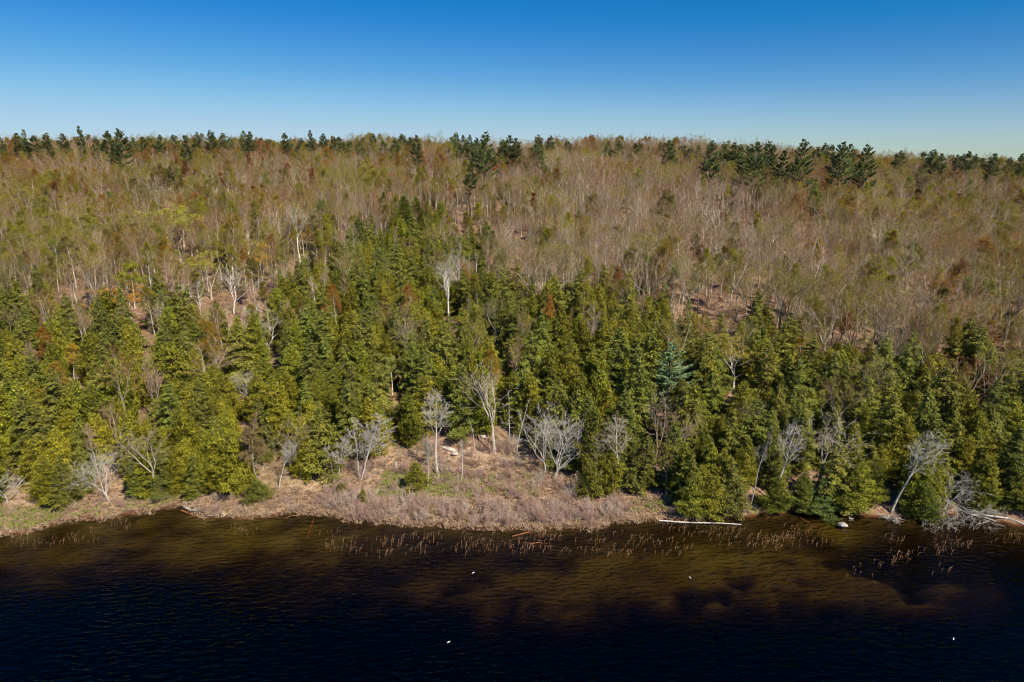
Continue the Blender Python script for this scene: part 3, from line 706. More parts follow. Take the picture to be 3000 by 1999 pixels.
special('bare_tree', 3, 470, 640, 520, 1.1, 'fan shaped pinkish bare tree beside the dark pine', bark=(.5, .44, .4), twig=(.42, .31, .27), clear=3)
special('budding_tree', 4, 530, 770, 622, 1.5, 'broad yellow green maple in young leaf', tint=(.52, .50, .06), bark=(.5, .45, .36), meshes=maple[0], clear=5.5, phrase='the broad yellow green maple')
special('budding_tree', 4, 620, 880, 755, 1.4, 'lower yellow green maple behind the white limbed pair', tint=(.52, .48, .06), bark=(.5, .45, .36), meshes=maple[0], clear=4)
special('budding_tree', 4, 400, 975, 850, 1.5, 'orange leafed maple over the left evergreens', tint=(.60, .33, .05), bark=(.6, .54, .44), meshes=maple[0], clear=4.5, phrase='the orange maple')
special('budding_tree', 3, 395, 905, 775, 1.3, 'yellow green tree rising behind the orange maple', tint=(.42, .44, .05), bark=(.6, .54, .44), meshes=maple[1], clear=3)
special('budding_tree', 3, 770, 840, 715, 1.2, 'golden orange tree among white stems', tint=(.60, .40, .06), bark=(.7, .64, .54), meshes=maple[1], clear=3)
special('budding_tree', 3, 218, 1115, 1012, 1.1, 'small golden leafed tree sunk among left cedars', tint=(.55, .40, .05), bark=(.75, .7, .6), meshes=maple[1], clear=3.5, phrase='the small golden tree')
special('budding_tree', 4, 1150, 1160, 1050, 1.1, 'pale green young tree with a white stem', tint=(.42, .46, .12), bark=(.85, .8, .72), meshes=maple[1], clear=3.5, phrase='the pale green young tree')
special('budding_tree', 4, 2150, 1150, 1010, 1.5, 'wide gold flecked tree with white limbs below the litter patch', tint=(.48, .40, .06), bark=(.8, .74, .64), meshes=maple[0], clear=4.5, phrase='the gold flecked tree')
special('budding_tree', 2, 648, 570, 508, .9, 'dark red budding tree on the upper left slope', tint=(.30, .05, .04), bark=(.3, .24, .2), twig=(.24, .1, .08), meshes=maple[1], clear=3, phrase='the dark red tree')
special('pine_tree', 2, 1955, 1215, 1005, 1.15, 'lone blue green pine on the middle slope', tint=(.27, .36, .17), meshes=loner[0], clear=5.0, phrase='the blue green pine')
special('pine_tree', 0, 2378, 655, 535, 1.1, 'isolated layered pine above the bare wood', tint=(.28, .32, .08), clear=6, phrase='the isolated layered pine')
special('pine_tree', 3, 510, 595, 490, .9, 'dark irregular pine on the upper left slope', tint=(.10, .14, .05), clear=4, phrase='the dark upper left pine')
special('pine_tree', 3, 1378, 660, 486, .75, 'sparse topped pine standing clear in the upper middle', tint=(.14, .16, .05), clear=4, phrase='the sparse topped pine')
special('pine_tree', 1, 2695, 600, 490, 1.2, 'dark windswept pine below the right skyline', tint=(.12, .15, .045), clear=5, phrase='the windswept pine')
special('cedar_tree', 2, 1058, 800, 640, .85, 'narrow pointed cedar at the tip of the evergreen wedge', tint=(.10, .115, .016), clear=2, phrase='the narrow pointed cedar')
special('cedar_tree', 0, 1217, 560, 508, .8, 'small dark pointed conifer alone on the upper slope', tint=(.07, .085, .014), clear=2)
special('cedar_tree', 0, 1188, 720, 575, .95, 'tall pointed cedar above the wedge, left of two', tint=(.10, .115, .016), clear=2)
special('cedar_tree', 2, 1225, 705, 580, .9, 'tall pointed cedar above the wedge, right of two', tint=(.11, .12, .016), clear=2)
special('cedar_tree', 1, 2142, 730, 650, 1.3, 'small dark cedar among bare crowns on the right slope', tint=(.08, .10, .015), clear=3)
special('cedar_tree', 3, 2505, 735, 670, .9, 'little dark cedar below the isolated pine', tint=(.08, .10, .02), clear=2)
special('cedar_tree', 4, 222, 780, 695, 1.1, 'dark cedar alone in the left birch wood', tint=(.08, .10, .02), clear=3)
special('cedar_tree', 3, 1735, 1400, 1190, .8, 'tall columnar yellow cedar at the right of the marsh', tint=(.17, .17, .022), clear=2, phrase='the columnar yellow cedar')
special('cedar_tree', 0, 1790, 1450, 1330, 1.15, 'short bright cedar nearest the right end of the marsh', tint=(.22, .21, .025), clear=2)
special('cedar_tree', 3, 1725, 1460, 1345, 1.1, 'short airy cedar left of the bright one at the marsh', tint=(.19, .19, .03), clear=2)
special('cedar_tree', 1, 1222, 1440, 1355, 1.35, 'rounded yellow green cedar standing in the marsh grass', tint=(.21, .20, .025), clear=2, phrase='the rounded marsh cedar')
special('cedar_tree', 4, 1065, 1480, 1432, 1.1, 'tiny yellow green cedar on the shrubby bank', tint=(.22, .21, .025), clear=0)
special('cedar_tree', 5, 755, 1468, 1408, 2.0, 'small round topped cedar alone on the left bank', tint=(.17, .18, .025), clear=2)
special('cedar_tree', 5, 1002, 1460, 1415, 1.7, 'low bushy cedar at the left end of the shrub belt', tint=(.17, .175, .025), clear=0)
special('cedar_tree', 1, 2270, 1505, 1400, 1.35, 'rounded low cedar overhanging the right shore', tint=(.16, .175, .022), clear=1)
special('hemlock_tree', 1, 2400, 1505, 1400, 1.7, 'low drooping green hemlock dipping to the water', tint=(.11, .15, .035), clear=2)
special('cedar_tree', 5, 2700, 1522, 1420, 1.3, 'dark cedar behind the fallen bleached crown', tint=(.13, .155, .022), clear=2)

special('cedar_tree', 1, 2025, 1514, 1385, 1.2, 'broad cedar at the waterline behind the left end of the long log', tint=(.23, .24, .03), clear=1)
special('cedar_tree', 5, 2082, 1518, 1395, 1.1, 'yellow cedar at the waterline above the middle of the long log', tint=(.27, .26, .03), clear=1)
special('cedar_tree', 3, 2138, 1514, 1375, 1.15, 'greyish cedar at the waterline above the right tip of the long log', tint=(.21, .21, .05), clear=1)
special('cedar_tree', 4, 2345, 1503, 1385, 1.2, 'dark cedar crowding the low drooping hemlock from the left', tint=(.15, .17, .025), clear=1)
special('cedar_tree', 0, 2495, 1502, 1365, 1.1, 'yellow tipped cedar left of the rusty driftwood pile', tint=(.25, .25, .03), clear=1)
special('cedar_tree', 1, 2560, 1470, 1370, 1.0, 'cedar standing just behind the tall grey tree at the shore', tint=(.19, .20, .03), clear=1)
special('cedar_tree', 5, 2885, 1500, 1400, 1.2, 'low cedar at the water above the pale sliding log', tint=(.20, .21, .03), clear=1)
special('cedar_tree', 2, 2960, 1500, 1340, 1.1, 'narrow cedar behind the dark root mound', tint=(.17, .18, .025), clear=1)
# ridge pines: bearing, row of the top, distance
RIDGE = [(59, 390, 1), (85, 380, 0), (13, 403, 1), (112, 400, 1), (147, 392, 1), (191, 392, 1), (244, 369, 0), (290, 402, 1), (325, 386, 2), (359, 380, 2), (400, 403, 1), (425, 402, 1), (444, 401, 1), (478, 397, 1), (518, 397, 1), (548, 397, 2),
         (586, 388, 1), (627, 383, 1), (659, 392, 1), (682, 403, 1), (718, 384, 1), (739, 386, 1), (790, 408, 1), (837, 392, 1), (884, 407, 1), (914, 382, 0), (952, 392, 1), (980, 403, 1), (994, 403, 1), (1025, 414, 1), (1060, 416, 1), (1098, 392, 1),
         (1127, 414, 1), (1159, 407, 1), (1181, 395, 1), (1223, 397, 2), (1204, 403, 1), (1259, 424, 1), (1319, 418, 1), (1340, 390, 1), (1361, 397, 1), (1378, 395, 1), (1421, 388, 3), (1399, 405, 2), (1489, 397, 2), (1510, 405, 2), (1472, 412, 1),
         (1578, 397, 2), (1614, 399, 1), (1659, 414, 1), (1778, 413, 1), (1812, 416, 1), (1835, 420, 1), (1858, 422, 1), (1878, 420, 1), (1933, 418, 1), (1958, 412, 2), (1992, 426, 1), (2004, 426, 1), (2023, 433, 1), (2045, 426, 1), (2081, 414, 3),
         (2121, 418, 1), (2149, 420, 2), (2170, 426, 2), (2200, 426, 3), (2221, 416, 3), (2251, 416, 3), (2266, 428, 2), (2297, 441, 3), (2351, 410, 3), (2393, 431, 1), (2416, 420, 1), (2436, 426, 1), (2463, 420, 3), (2491, 422, 2), (2538, 426, 3),
         (2633, 443, 1), (2701, 446, 1), (2729, 441, 2), (2752, 450, 2), (2803, 454, 1), (2818, 452, 1), (2839, 446, 2), (2856, 454, 1), (2882, 463, 1), (2914, 450, 2), (2960, 462, 1), (2990, 453, 2)]
ordw = ['first', 'second', 'third', 'fourth', 'fifth', 'sixth', 'seventh', 'eighth', 'ninth', 'tenth', 'eleventh', 'twelfth', 'thirteenth', 'fourteenth', 'fifteenth', 'sixteenth', 'seventeenth', 'eighteenth', 'nineteenth', 'twentieth']
def ordinal(n):
    if n < 20: return ordw[n]
    tens = {2: 'twenty', 3: 'thirty', 4: 'forty', 5: 'fifty', 6: 'sixty', 7: 'seventy', 8: 'eighty', 9: 'ninety'}
    a_, b_ = divmod(n + 1, 10)
    if b_ == 0: return tens[a_][:-1] + 'ieth'
    return tens[a_] + '-' + ordw[b_ - 1]
SIZEW = {0: 'spiky lone', 1: 'small', 2: 'bushy', 3: 'large layered'}
RIDGE.sort()
for i, (px, ty, sz) in enumerate(RIDGE):
    d = {0: 350, 1: rr_.uniform(350, 385), 2: rr_.uniform(318, 335), 3: rr_.uniform(275, 300)}[sz]
    if i < len(RIDGE) // 2: pos = ordinal(i) + ' from the left'
    else: pos = ordinal(len(RIDGE) - 1 - i) + ' from the right'
    r = ray(px, 470); x = r.x / r.y * d; z = hz(x, d); h = top_height(x, d, z, ty)
    w = {0: .75, 1: rr_.uniform(.8, 1.1), 2: rr_.uniform(.95, 1.2), 3: 1.25}[sz]
    w *= min(1.5, 20 / h) if sz == 1 else 20 / max(h, 14) * .95
    shade = rr_.uniform(.8, 1.2)
    put_tree('pine_tree', V['pine_tree'][{0: 1, 3: (0, 2, 4)[i % 3]}.get(sz, i % 5)], x, d, z, h, w, rr_.uniform(0, 6.28), np.array((.16, .19, .065)) * shade, TANB, TANB,
             f'{SIZEW[sz]} dark pine on the skyline, {pos}', 'pines along the skyline ridge')
    CLEAR.append((x, d, 2.0 if sz < 2 else 3.0))
for p_ in [(718, 384, 'the skyline pines at left'), (1421, 388, 'the skyline pine clump in the middle'), (2351, 410, 'the rounded skyline pine'), (2538, 440, 'the large layered skyline pines'), (2839, 446, 'the far right skyline pines')]:
    landmark(p_[2], p_[0], p_[1] + 40)
landmark('the leaf litter patch', 2095, 1010)
landmark('the pale rock slab', 1330, 1335)
landmark('the fallen bleached crown', 2760, 1480)
landmark('the long floating log', 2080, 1530)

cl = np.array(CLEAR)
def is_clear(t):
    return (((cl[:, 0] - t['x']) ** 2 + (cl[:, 1] - t['y']) ** 2) > cl[:, 2] ** 2).all()
def hides(t):
    v_ = V[t['kind']][t['var']]
    u, vt, dp = project(t['x'], t['y'], t['z'] + t['h']); rp = v_[3] * t['h'] / v_[2] * t['wide'] * F / dp
    for (u0_, vt0, vb0, d0, hw) in SIGHT:
        if dp < d0 + 1 and abs(u - u0_) < hw * .35 + rp * .4 and vt < vb0 - .22 * (vb0 - vt0) and vt > vt0 - 150: return True
    return False
TREES = [t for t in TREES if is_clear(t) and not hides(t)]
# ------------------------------------------------------------------ which trees show largest: a coarse painter's pass, near to far
GW, GH = 750, 500
occ = np.zeros((GH, GW), bool)
for t in TREES:
    v_ = V[t['kind']][t['var']]; rad = v_[3] * t['h'] / v_[2] * t['wide']
    u, vb, dp = project(t['x'], t['y'], t['z'] + (0 if t['kind'][0] in 'ch' else t['h'] * .35))
    _, vt, _ = project(t['x'], t['y'], t['z'] + t['h'])
    t['u'], t['vt'], t['vb'], t['rp'], t['dep'] = u, vt, vb, rad * F / dp, dp
    t['vm'] = (vt + vb) / 2
order = sorted(TREES, key=lambda t: t['dep'])
for t in order:
    x0, x1 = int((t['u'] - t['rp']) / 4), int((t['u'] + t['rp']) / 4) + 1
    y0, y1 = int(t['vt'] / 4), int(t['vb'] / 4) + 1
    x0c, x1c, y0c, y1c = max(x0, 0), min(x1, GW), max(y0, 0), min(y1, GH)
    t['vis'] = 0
    if x0c >= x1c or y0c >= y1c: continue
    sub = occ[y0c:y1c, x0c:x1c]
    yy, xx = np.mgrid[y0c:y1c, x0c:x1c]
    if t['kind'][0] in 'ch':
        m_ = np.abs(xx - t['u'] / 4) < (t['rp'] / 4) * np.clip((yy - y0) / max(1, y1 - y0) * 1.2, .05, 1)
        t['vis'] = int((m_ & ~sub).sum()); sub |= m_
    else:
        m_ = ((xx - t['u'] / 4) / max(.5, t['rp'] / 4)) ** 2 + ((yy - (y0 + y1) / 2) / max(.5, (y1 - y0) / 2)) ** 2 < 1
        t['vis'] = int((m_ & ~sub).sum()); sub |= m_ & (rr_.uniform(size=m_.shape) < .75)
LIMIT = dict(cedar_tree=255, hemlock_tree=265, bare_tree=240, budding_tree=250)
MINVIS = 6
chosen, rest = [], []
for k in LIMIT:
    ts = sorted([t for t in TREES if t['kind'] == k], key=lambda t: -t['vis'])
    chosen += [t for t in ts[:LIMIT[k]] if t['vis'] >= MINVIS]
    rest += [t for t in ts[LIMIT[k]:]] + [t for t in ts[:LIMIT[k]] if t['vis'] < MINVIS]

# labels: each tree is found from the nearest landmark, by direction and order
DIRS = {'l': 'left of', 'r': 'right of', 'u': 'upslope from', 'd': 'downslope from'}
cells = {}
for t in chosen:
    best = min(range(len(LM)), key=lambda j: (LM[j][1] - t['u']) ** 2 + (LM[j][2] - t['vm']) ** 2)
    dx, dy = t['u'] - LM[best][1], t['vm'] - LM[best][2]
    dr = ('r' if dx > 0 else 'l') if abs(dx) > abs(dy) else ('d' if dy > 0 else 'u')
    k = t['kind']
    if k == 'cedar_tree': w = ('dark' if t['shade'] < .33 else 'olive' if t['shade'] < .66 else 'yellow green') + ' cedar'
    elif k == 'hemlock_tree': w = ('dark' if t['shade'] < .33 else 'mid green' if t['shade'] < .66 else 'light green') + ' hemlock'
    elif k == 'budding_tree': w = BUDC[t['bud']][0] + ' budding tree'
    else: w = ('slender ' if t['var'] in (0, 1) else 'broad ' if t['var'] in (3, 4) else '') + TWC[t['tw']][0] + ' bare tree'
    t['what'] = w
    cells.setdefault((best, dr, w), []).append((dx * dx + dy * dy, t))
for (j, dr, w), lst in cells.items():
    lst.sort(key=lambda q: q[0])
    for i, (_, t) in enumerate(lst):
        nth = '' if len(lst) == 1 else ('nearest ' if i == 0 else ordinal(i) + ' ')
        t['label'] = f"{nth}{w} {DIRS[dr]} {LM[j][0]}"
GROUP = dict(cedar_tree='cedars of the evergreen belt', hemlock_tree='hemlocks of the evergreen belt', bare_tree='leafless trees on the slope', budding_tree='budding trees on the slope')
for t in chosen:
    put_tree(t['kind'], V[t['kind']][t['var']], t['x'], t['y'], t['z'], t['h'], t['wide'], t['rz'], t['tint'], t['bark'], t['twig'], t['label'], GROUP[t['kind']],
             tilt=abs(rr_.normal(0, .035)), tiltdir=rr_.uniform(0, 6.28))

# ------------------------------------------------------------------ the rest of the woods: one object per kind
def merged(name, tk, cr):
    """trunk and crown in one mesh, for the uncounted mass"""
    vs_, parts, mats = [], [], []
    for me in (tk, cr):
        n = len(me.vertices); co = np.empty(n * 3, np.float32); me.vertices.foreach_get('co', co)
        ls = np.empty(len(me.polygons), np.int32); me.polygons.foreach_get('loop_start', ls)
        lt = np.empty(len(me.polygons), np.int32); me.polygons.foreach_get('loop_total', lt)
        mi = np.empty(len(me.polygons), np.int32); me.polygons.foreach_get('material_index', mi)
        lv = np.empty(len(me.loops), np.int32); me.loops.foreach_get('vertex_index', lv)
        lf = np.empty(len(me.polygons), np.float32); me.attributes['leaf'].data.foreach_get('value', lf)
        for m in range(len(me.materials)):
            for k in (3, 4):
                sel = np.nonzero((mi == m) & (lt == k))[0]
                if len(sel) == 0: continue
                fc = lv[ls[sel][:, None] + np.arange(k)]
                used, inv = np.unique(fc, return_inverse=True)
                parts.append((co.reshape(-1, 3)[used], inv.reshape(fc.shape), len(mats) + m, lf[sel]))
        mats += list(me.materials)
    return build_mesh(name, parts, mats)
def scatter(name, label, meshes, P, rot, scl, vi, attrs):
    src = bpy.data.collections.new(name + '_source')
    for i, me in enumerate(meshes):
        o = bpy.data.objects.new(f'{name}_shape_{i:02d}', me); src.objects.link(o)
    me = bpy.data.meshes.new(name); me.vertices.add(len(P)); me.vertices.foreach_set('co', np.asarray(P, np.float32).ravel())
    def add(nm, typ, key, arr):
        a_ = me.attributes.new(nm, typ, 'POINT'); a_.data.foreach_set(key, np.asarray(arr).ravel())
    add('rot', 'FLOAT_VECTOR', 'vector', np.asarray(rot, np.float32)); add('scl', 'FLOAT_VECTOR', 'vector', np.asarray(scl, np.float32)); add('vi', 'INT', 'value', np.asarray(vi, np.int32))
    for k, arr in attrs.items():
        arr = np.asarray(arr, np.float32); add(k, 'FLOAT_COLOR', 'color', np.concatenate([arr, np.ones((len(arr), 1), np.float32)], 1))
    g = bpy.data.node_groups.new(name, 'GeometryNodeTree')
    g.interface.new_socket('Geometry', in_out='INPUT', socket_type='NodeSocketGeometry'); g.interface.new_socket('Geometry', in_out='OUTPUT', socket_type='NodeSocketGeometry')
    n, L = g.nodes.new, g.links.new
    gi, go = n('NodeGroupInput'), n('NodeGroupOutput'); ip = n('GeometryNodeInstanceOnPoints'); ci = n('GeometryNodeCollectionInfo')
    ci.inputs['Collection'].default_value = src; ci.inputs['Separate Children'].default_value = True; ip.inputs['Pick Instance'].default_value = True
    L(gi.outputs[0], ip.inputs['Points']); L(ci.outputs[0], ip.inputs['Instance']); L(ip.outputs[0], go.inputs[0])
    for nm, typ, sock in (('rot', 'FLOAT_VECTOR', 'Rotation'), ('scl', 'FLOAT_VECTOR', 'Scale'), ('vi', 'INT', 'Instance Index')):
        a_ = n('GeometryNodeInputNamedAttribute'); a_.data_type = typ; a_.inputs['Name'].default_value = nm; L(a_.outputs['Attribute'], ip.inputs[sock])
    o = link(name, me); o.modifiers.new('scatter', 'NODES').node_group = g
    o['kind'] = 'stuff'; o['label'] = label
    return o
STUFF = dict(cedar_tree=('cedar_woods', 'mass of further cedars filling the evergreen belt'), hemlock_tree=('hemlock_woods', 'mass of further hemlocks filling the evergreen belt'),
             bare_tree=('bare_woods', 'mass of leafless grey and tan trees covering the upper slope'), budding_tree=('budding_woods', 'mass of trees in early leaf covering the upper slope'))
for k, (nm, lb) in STUFF.items():
    ts = [t for t in rest if t['kind'] == k]
    H0 = np.array([V[k][t['var']][2] for t in ts]); hh = np.array([t['h'] for t in ts]); ww = np.array([t['wide'] for t in ts])
    sc_ = np.stack([hh / H0 * ww, hh / H0 * ww, hh / H0], 1)
    rot = np.stack([rr_.normal(0, .03, len(ts)), rr_.normal(0, .03, len(ts)), [t['rz'] for t in ts]], 1)
    scatter(nm, lb, [merged(nm + '_tree', v_[0], v_[1]) for v_ in V[k]], [(t['x'], t['y'], t['z']) for t in ts], rot, sc_, [t['var'] for t in ts],
            dict(tint=[t['tint'] for t in ts], bark=[t['bark'] for t in ts], twig=[t['twig'] for t in ts]))

# undergrowth: thin saplings and low green brush between the trees
def sapling(seed, bud):
    rng = np.random.RandomState(seed); segs = []; tips = []
    for s in range(4):
        p = np.array([rng.normal(0, .5), rng.normal(0, .5), -.1]); d = norm(np.array([rng.normal(0, .12), rng.normal(0, .12), 1.]))
        hh = rng.uniform(2.5, 6)
        for i in range(4):
            q = p + d * hh / 4; segs.append((p, q, .03 * (1 - i * .2), .03 * (1 - (i + 1) * .2)));
            for _ in range(5):
                e = q + norm(rng.normal(0, 1, 3) * [1, 1, .4] + [0, 0, .5]) * rng.uniform(.4, 1.1); segs.append((q, e, .011, .006)); tips.append(e)
                e2 = (q + e) / 2 + norm(rng.normal(0, 1, 3) + [0, 0, .5]) * rng.uniform(.3, .6); segs.append(((q + e) / 2, e2, .008, .005)); tips.append(e2)
            p = q; d = norm(d + rng.normal(0, .08, 3))
    parts = seg_parts(segs, 3, 0); tips = np.array(tips)
    if bud:
        P = np.repeat(tips, 3, 0) + rng.normal(0, .15, (len(tips) * 3, 3))
        parts.append(sprays(P, norm(rng.normal(0, 1, P.shape) + [0, 0, 1]), rng.normal(0, 1, P.shape), .15 * rng.uniform(.6, 1.3, len(P)), .2 * rng.uniform(.6, 1.3, len(P)), 1, rng))
    return build_mesh('sapling_shape', parts, [M['twig'], M['bud']])
N = 5200
yy = np.sqrt(rs.uniform(90 ** 2, 440 ** 2, N)); xx = rs.uniform(-1, 1, N) * (.86 * yy + 20)
zz_ = height(xx, yy); uu, vv, _ = project(xx, yy, zz_)
ok = (yy - shore_y(xx) > 8) & ((vv < np.interp(uu, TOP[:, 0], TOP[:, 1]) + 60) | (rs.uniform(size=N) < .12)) & ~gap_zone(uu, vv)
xx, yy, zz_ = xx[ok], yy[ok], zz_[ok]; N = len(xx)
bc = np.array([c for _, c in BUDC])[rs.choice(6, N, p=[.34, .34, .08, .1, .1, .04])] * rs.uniform(.6, 1.0, (N, 1))
scatter('undergrowth', 'thin saplings and low leafy brush between the trees', [sapling(400 + i, i > 1) for i in range(5)], np.stack([xx, yy, zz_], 1),
        np.stack([np.zeros(N), np.zeros(N), rs.uniform(0, 6.28, N)], 1), np.repeat(rs.uniform(.6, 1.2, (N, 1)), 3, 1), rs.randint(0, 5, N),
        dict(tint=bc, bark=np.full((N, 3), .4), twig=np.array([(.36, .29, .23)] * N) * rs.uniform(.7, 1.2, (N, 1))))

# ------------------------------------------------------------------ marsh: shrubs, tussocks, reeds
def shrub_mesh(seed, h=1.5, n=16, spread=.55):
    rng = np.random.RandomState(seed); segs = []
    for s in range(n):
        p = np.array([rng.normal(0, .25), rng.normal(0, .25), -.05]); a_ = rng.uniform(0, 6.28); t_ = abs(rng.normal(0, spread))
        d = norm(np.array([math.cos(a_) * t_, math.sin(a_) * t_, 1.])); L_ = h * rng.uniform(.6, 1.1)
        for i in range(4):
            q = p + d * L_ / 4; segs.append((p, q, .030 * (1 - i * .2), .030 * (1 - (i + 1) * .2)))
            for _ in range(3):
                e = q + norm(d + rng.normal(0, .65, 3)) * L_ * rng.uniform(.15, .33); segs.append((q, e, .011, .006))
                for _k in range(2):
                    m_ = q + (e - q) * rng.uniform(.3, .9); segs.append((m_, m_ + norm(e - q + rng.normal(0, .25, 3)) * L_ * .12, .008, .005))
            p = q; d = norm(d + rng.normal(0, .2, 3))
    return build_mesh('shrub_shape', seg_parts(segs, 3, 0), [M['shrub']])
shr = [shrub_mesh(500 + i, (1.3, 1.7, 1.0, 1.5)[i], spread=(.55, .45, .9, .7)[i]) for i in range(4)]
def in_px_band(n, bands, rng):
    """points on the ground inside bands given as (px0, px1, py_low_at_shore_offset, depth m, weight)"""
    out = []
    for px0, px1, s0, s1, w in bands:
        k = int(n * w); px = rng.uniform(px0, px1, k)
        xw = np.interp(px, [p[0] for p in SHORE_PX], [on_water(*p)[0] for p in SHORE_PX])
        yw = shore_y(xw) + rng.uniform(s0, s1, k)
        out.append(np.stack([xw, yw], 1))
    P = np.concatenate(out); return np.column_stack([P, height(P[:, 0], P[:, 1])])
P = in_px_band(1, [(960, 1850, .3, 6.5, 300), (560, 1000, .3, 4.5, 60), (100, 560, 2.5, 6.5, 60), (1300, 1900, 8, 15, 110), (1850, 2150, 1.0, 5, 26), (1990, 3050, .3, 4.5, 110), (-200, 150, 5, 9, 14), (1000, 1400, 8, 17, 40), (1120, 1640, 15, 27, 60), (880, 1100, 4, 16, 40)], rs)
hs_ = rs.uniform(.45, 1.3, len(P)) * np.where((P[:, 0] > -28) & (P[:, 0] < 16), 1.05, .6)
P[:, 2] -= .05
scatter('shoreline_brush', 'dense belt of pinkish grey twiggy shrubs along the marsh edge', shr, P, np.stack([rs.normal(0, .1, len(P)), rs.normal(0, .1, len(P)), rs.uniform(0, 6.28, len(P))], 1),
        np.stack([hs_ * 1.15, hs_ * 1.15, hs_], 1), rs.randint(0, 4, len(P)), dict(twig=np.array([(.50, .38, .30), (.44, .30, .24), (.36, .24, .18), (.55, .45, .36), (.48, .33, .28)])[rs.randint(0, 5, len(P))]))
def blades(P, per, hgt, width, lean, rng, mat_i=0):
    n = len(P) * per; B = np.repeat(P, per, 0) + np.column_stack([rng.normal(0, .10, n), rng.normal(0, .10, n), np.full(n, -.03)])
    a_ = rng.uniform(0, 6.28, n); dr = np.stack([np.cos(a_), np.sin(a_), np.zeros(n)], 1); h = hgt * rng.uniform(.5, 1.2, n)[:, None] * np.repeat(rng.uniform(.6, 1.3, len(P)), per)[:, None]
    sd = np.stack([-np.sin(a_), np.cos(a_), np.zeros(n)], 1) * width
    ln = lean * rng.uniform(.3, 1.3, n)[:, None]
    m_ = B + np.array([0, 0, 1]) * h * .7 + dr * ln * h * .5; e = B + np.array([0, 0, 1]) * h * .75 + dr * ln * h * 1.3
    Vv = np.stack([B - sd, B + sd, m_ + sd * .8, m_ - sd * .8, e], 1).reshape(-1, 3); b_ = (np.arange(n) * 5)[:, None]
    lv = np.clip(rng.normal(.5, .2, n) + np.repeat(rng.normal(0, .18, len(P)), per), 0, 1)
    return [(Vv, b_ + [0, 1, 2, 3], mat_i, lv), (Vv, b_ + [3, 2, 4], mat_i, lv)]
P = in_px_band(1, [(900, 1900, -.3, 20, 4600), (900, 1900, -.4, 1.0, 500), (-250, 560, -.3, 8, 2000), (560, 1000, -.3, 6, 1200), (1850, 2180, -.3, 5.5, 600)], rs)
tg = link('marsh_grass', build_mesh('marsh_grass', blades(P, 9, .42, .045, 1.1, rs), [M['tan_grass']])); tg['kind'] = 'stuff'; tg['label'] = 'dead tan tussock grass covering the marsh and left spit'
P = np.concatenate([in_px_band(1, [(1070, 1240, 7, 15, 420), (1250, 1370, 8, 15, 260), (1370, 1600, 9, 16, 150), (-150, 160, 1, 7, 330), (400, 560, 1, 5, 60), (1820, 1960, 2, 5, 60), (1000, 1900, .5, 5, 60), (160, 400, 1, 4, 40)], rs)])
gg = link('green_grass', build_mesh('green_grass', blades(P, 18, .50, .045, .8, rs), [M['green_grass']])); gg['kind'] = 'stuff'; gg['label'] = 'fresh green grass tufts in the marsh'
# reeds standing in the shallows: bent stalks
P = []
for px0, px1, py0, py1, k in [(960, 1200, 1560, 1625, 150), (1150, 1480, 1565, 1620, 190), (1380, 1760, 1560, 1615, 230), (1700, 2100, 1545, 1625, 190), (1990, 2200, 1535, 1560, 90), (2130, 2420, 1545, 1600, 260), (2560, 2800, 1570, 1640, 100),
                              (2780, 3000, 1560, 1600, 80), (40, 240, 1560, 1600, 90), (250, 400, 1530, 1560, 40), (700, 745, 1545, 1560, 30), (2400, 2800, 1640, 1680, 40)]:
    k = int(k * .55); c_ = rs.uniform(size=(max(2, k // 7), 2)) * [px1 - px0, py1 - py0] + [px0, py0]
    for _ in range(k):
        q = c_[rs.randint(len(c_))] + rs.normal(0, 1, 2) * [22, 7]; xw, yw = on_water(q[0], q[1])
        if yw < shore_y(np.array([xw]))[0] - .3: P.append((xw, yw))
segs = []
for xw, yw in P:
    h = rs.uniform(.18, .5); a_ = rs.normal(.3, .6); o = np.array([math.cos(a_), math.sin(a_) * .6, 0])
    b0 = np.array([xw, yw, -.3]); b1 = np.array([xw, yw, h * .7]) + o * .12 * h; b2 = b1 + o * h * .32 + np.array([0, 0, .30 * h]); b3 = b2 + o * h * .5 - np.array([0, 0, .18 * h])
    segs += [(b0, b1, .013, .012), (b1, b2, .012, .012), (b2, b3, .014, .006)]
rd = link('reeds', build_mesh('reeds', seg_parts(segs, 3, 0), [M['reed']])); rd['kind'] = 'stuff'; rd['label'] = 'bent rusty reeds standing in the dark shallows'
# fallen sticks and litter on the open slope and along the right shore
P = np.concatenate([in_px_band(1, [(1150, 1600, 16, 32, 260), (2000, 3000, .5, 9, 420), (600, 1150, 5, 16, 160)], rs), np.array([at(*(rs.normal(0, 1, 2) * [60, 28] + [2095, 1010])) for _ in range(60)])])
a_ = rs.uniform(0, 3.14, len(P)); L_ = rs.uniform(.4, 1.8, len(P))[:, None]; dv = np.stack([np.cos(a_), np.sin(a_), rs.normal(0, .12, len(P))], 1) * L_
Q = P + dv; Q[:, 2] = height(Q[:, 0], Q[:, 1]) + .08; P = P + [0, 0, .06]
Vv, Fc = prisms(P, Q, np.full(len(P), .035), np.full(len(P), .018))
st = link('fallen_branches', build_mesh('fallen_branches', [(Vv, Fc, 0, None)], [M['dead_wood']])); st['kind'] = 'stuff'; st['label'] = 'scattered fallen sticks on the forest floor and shore'

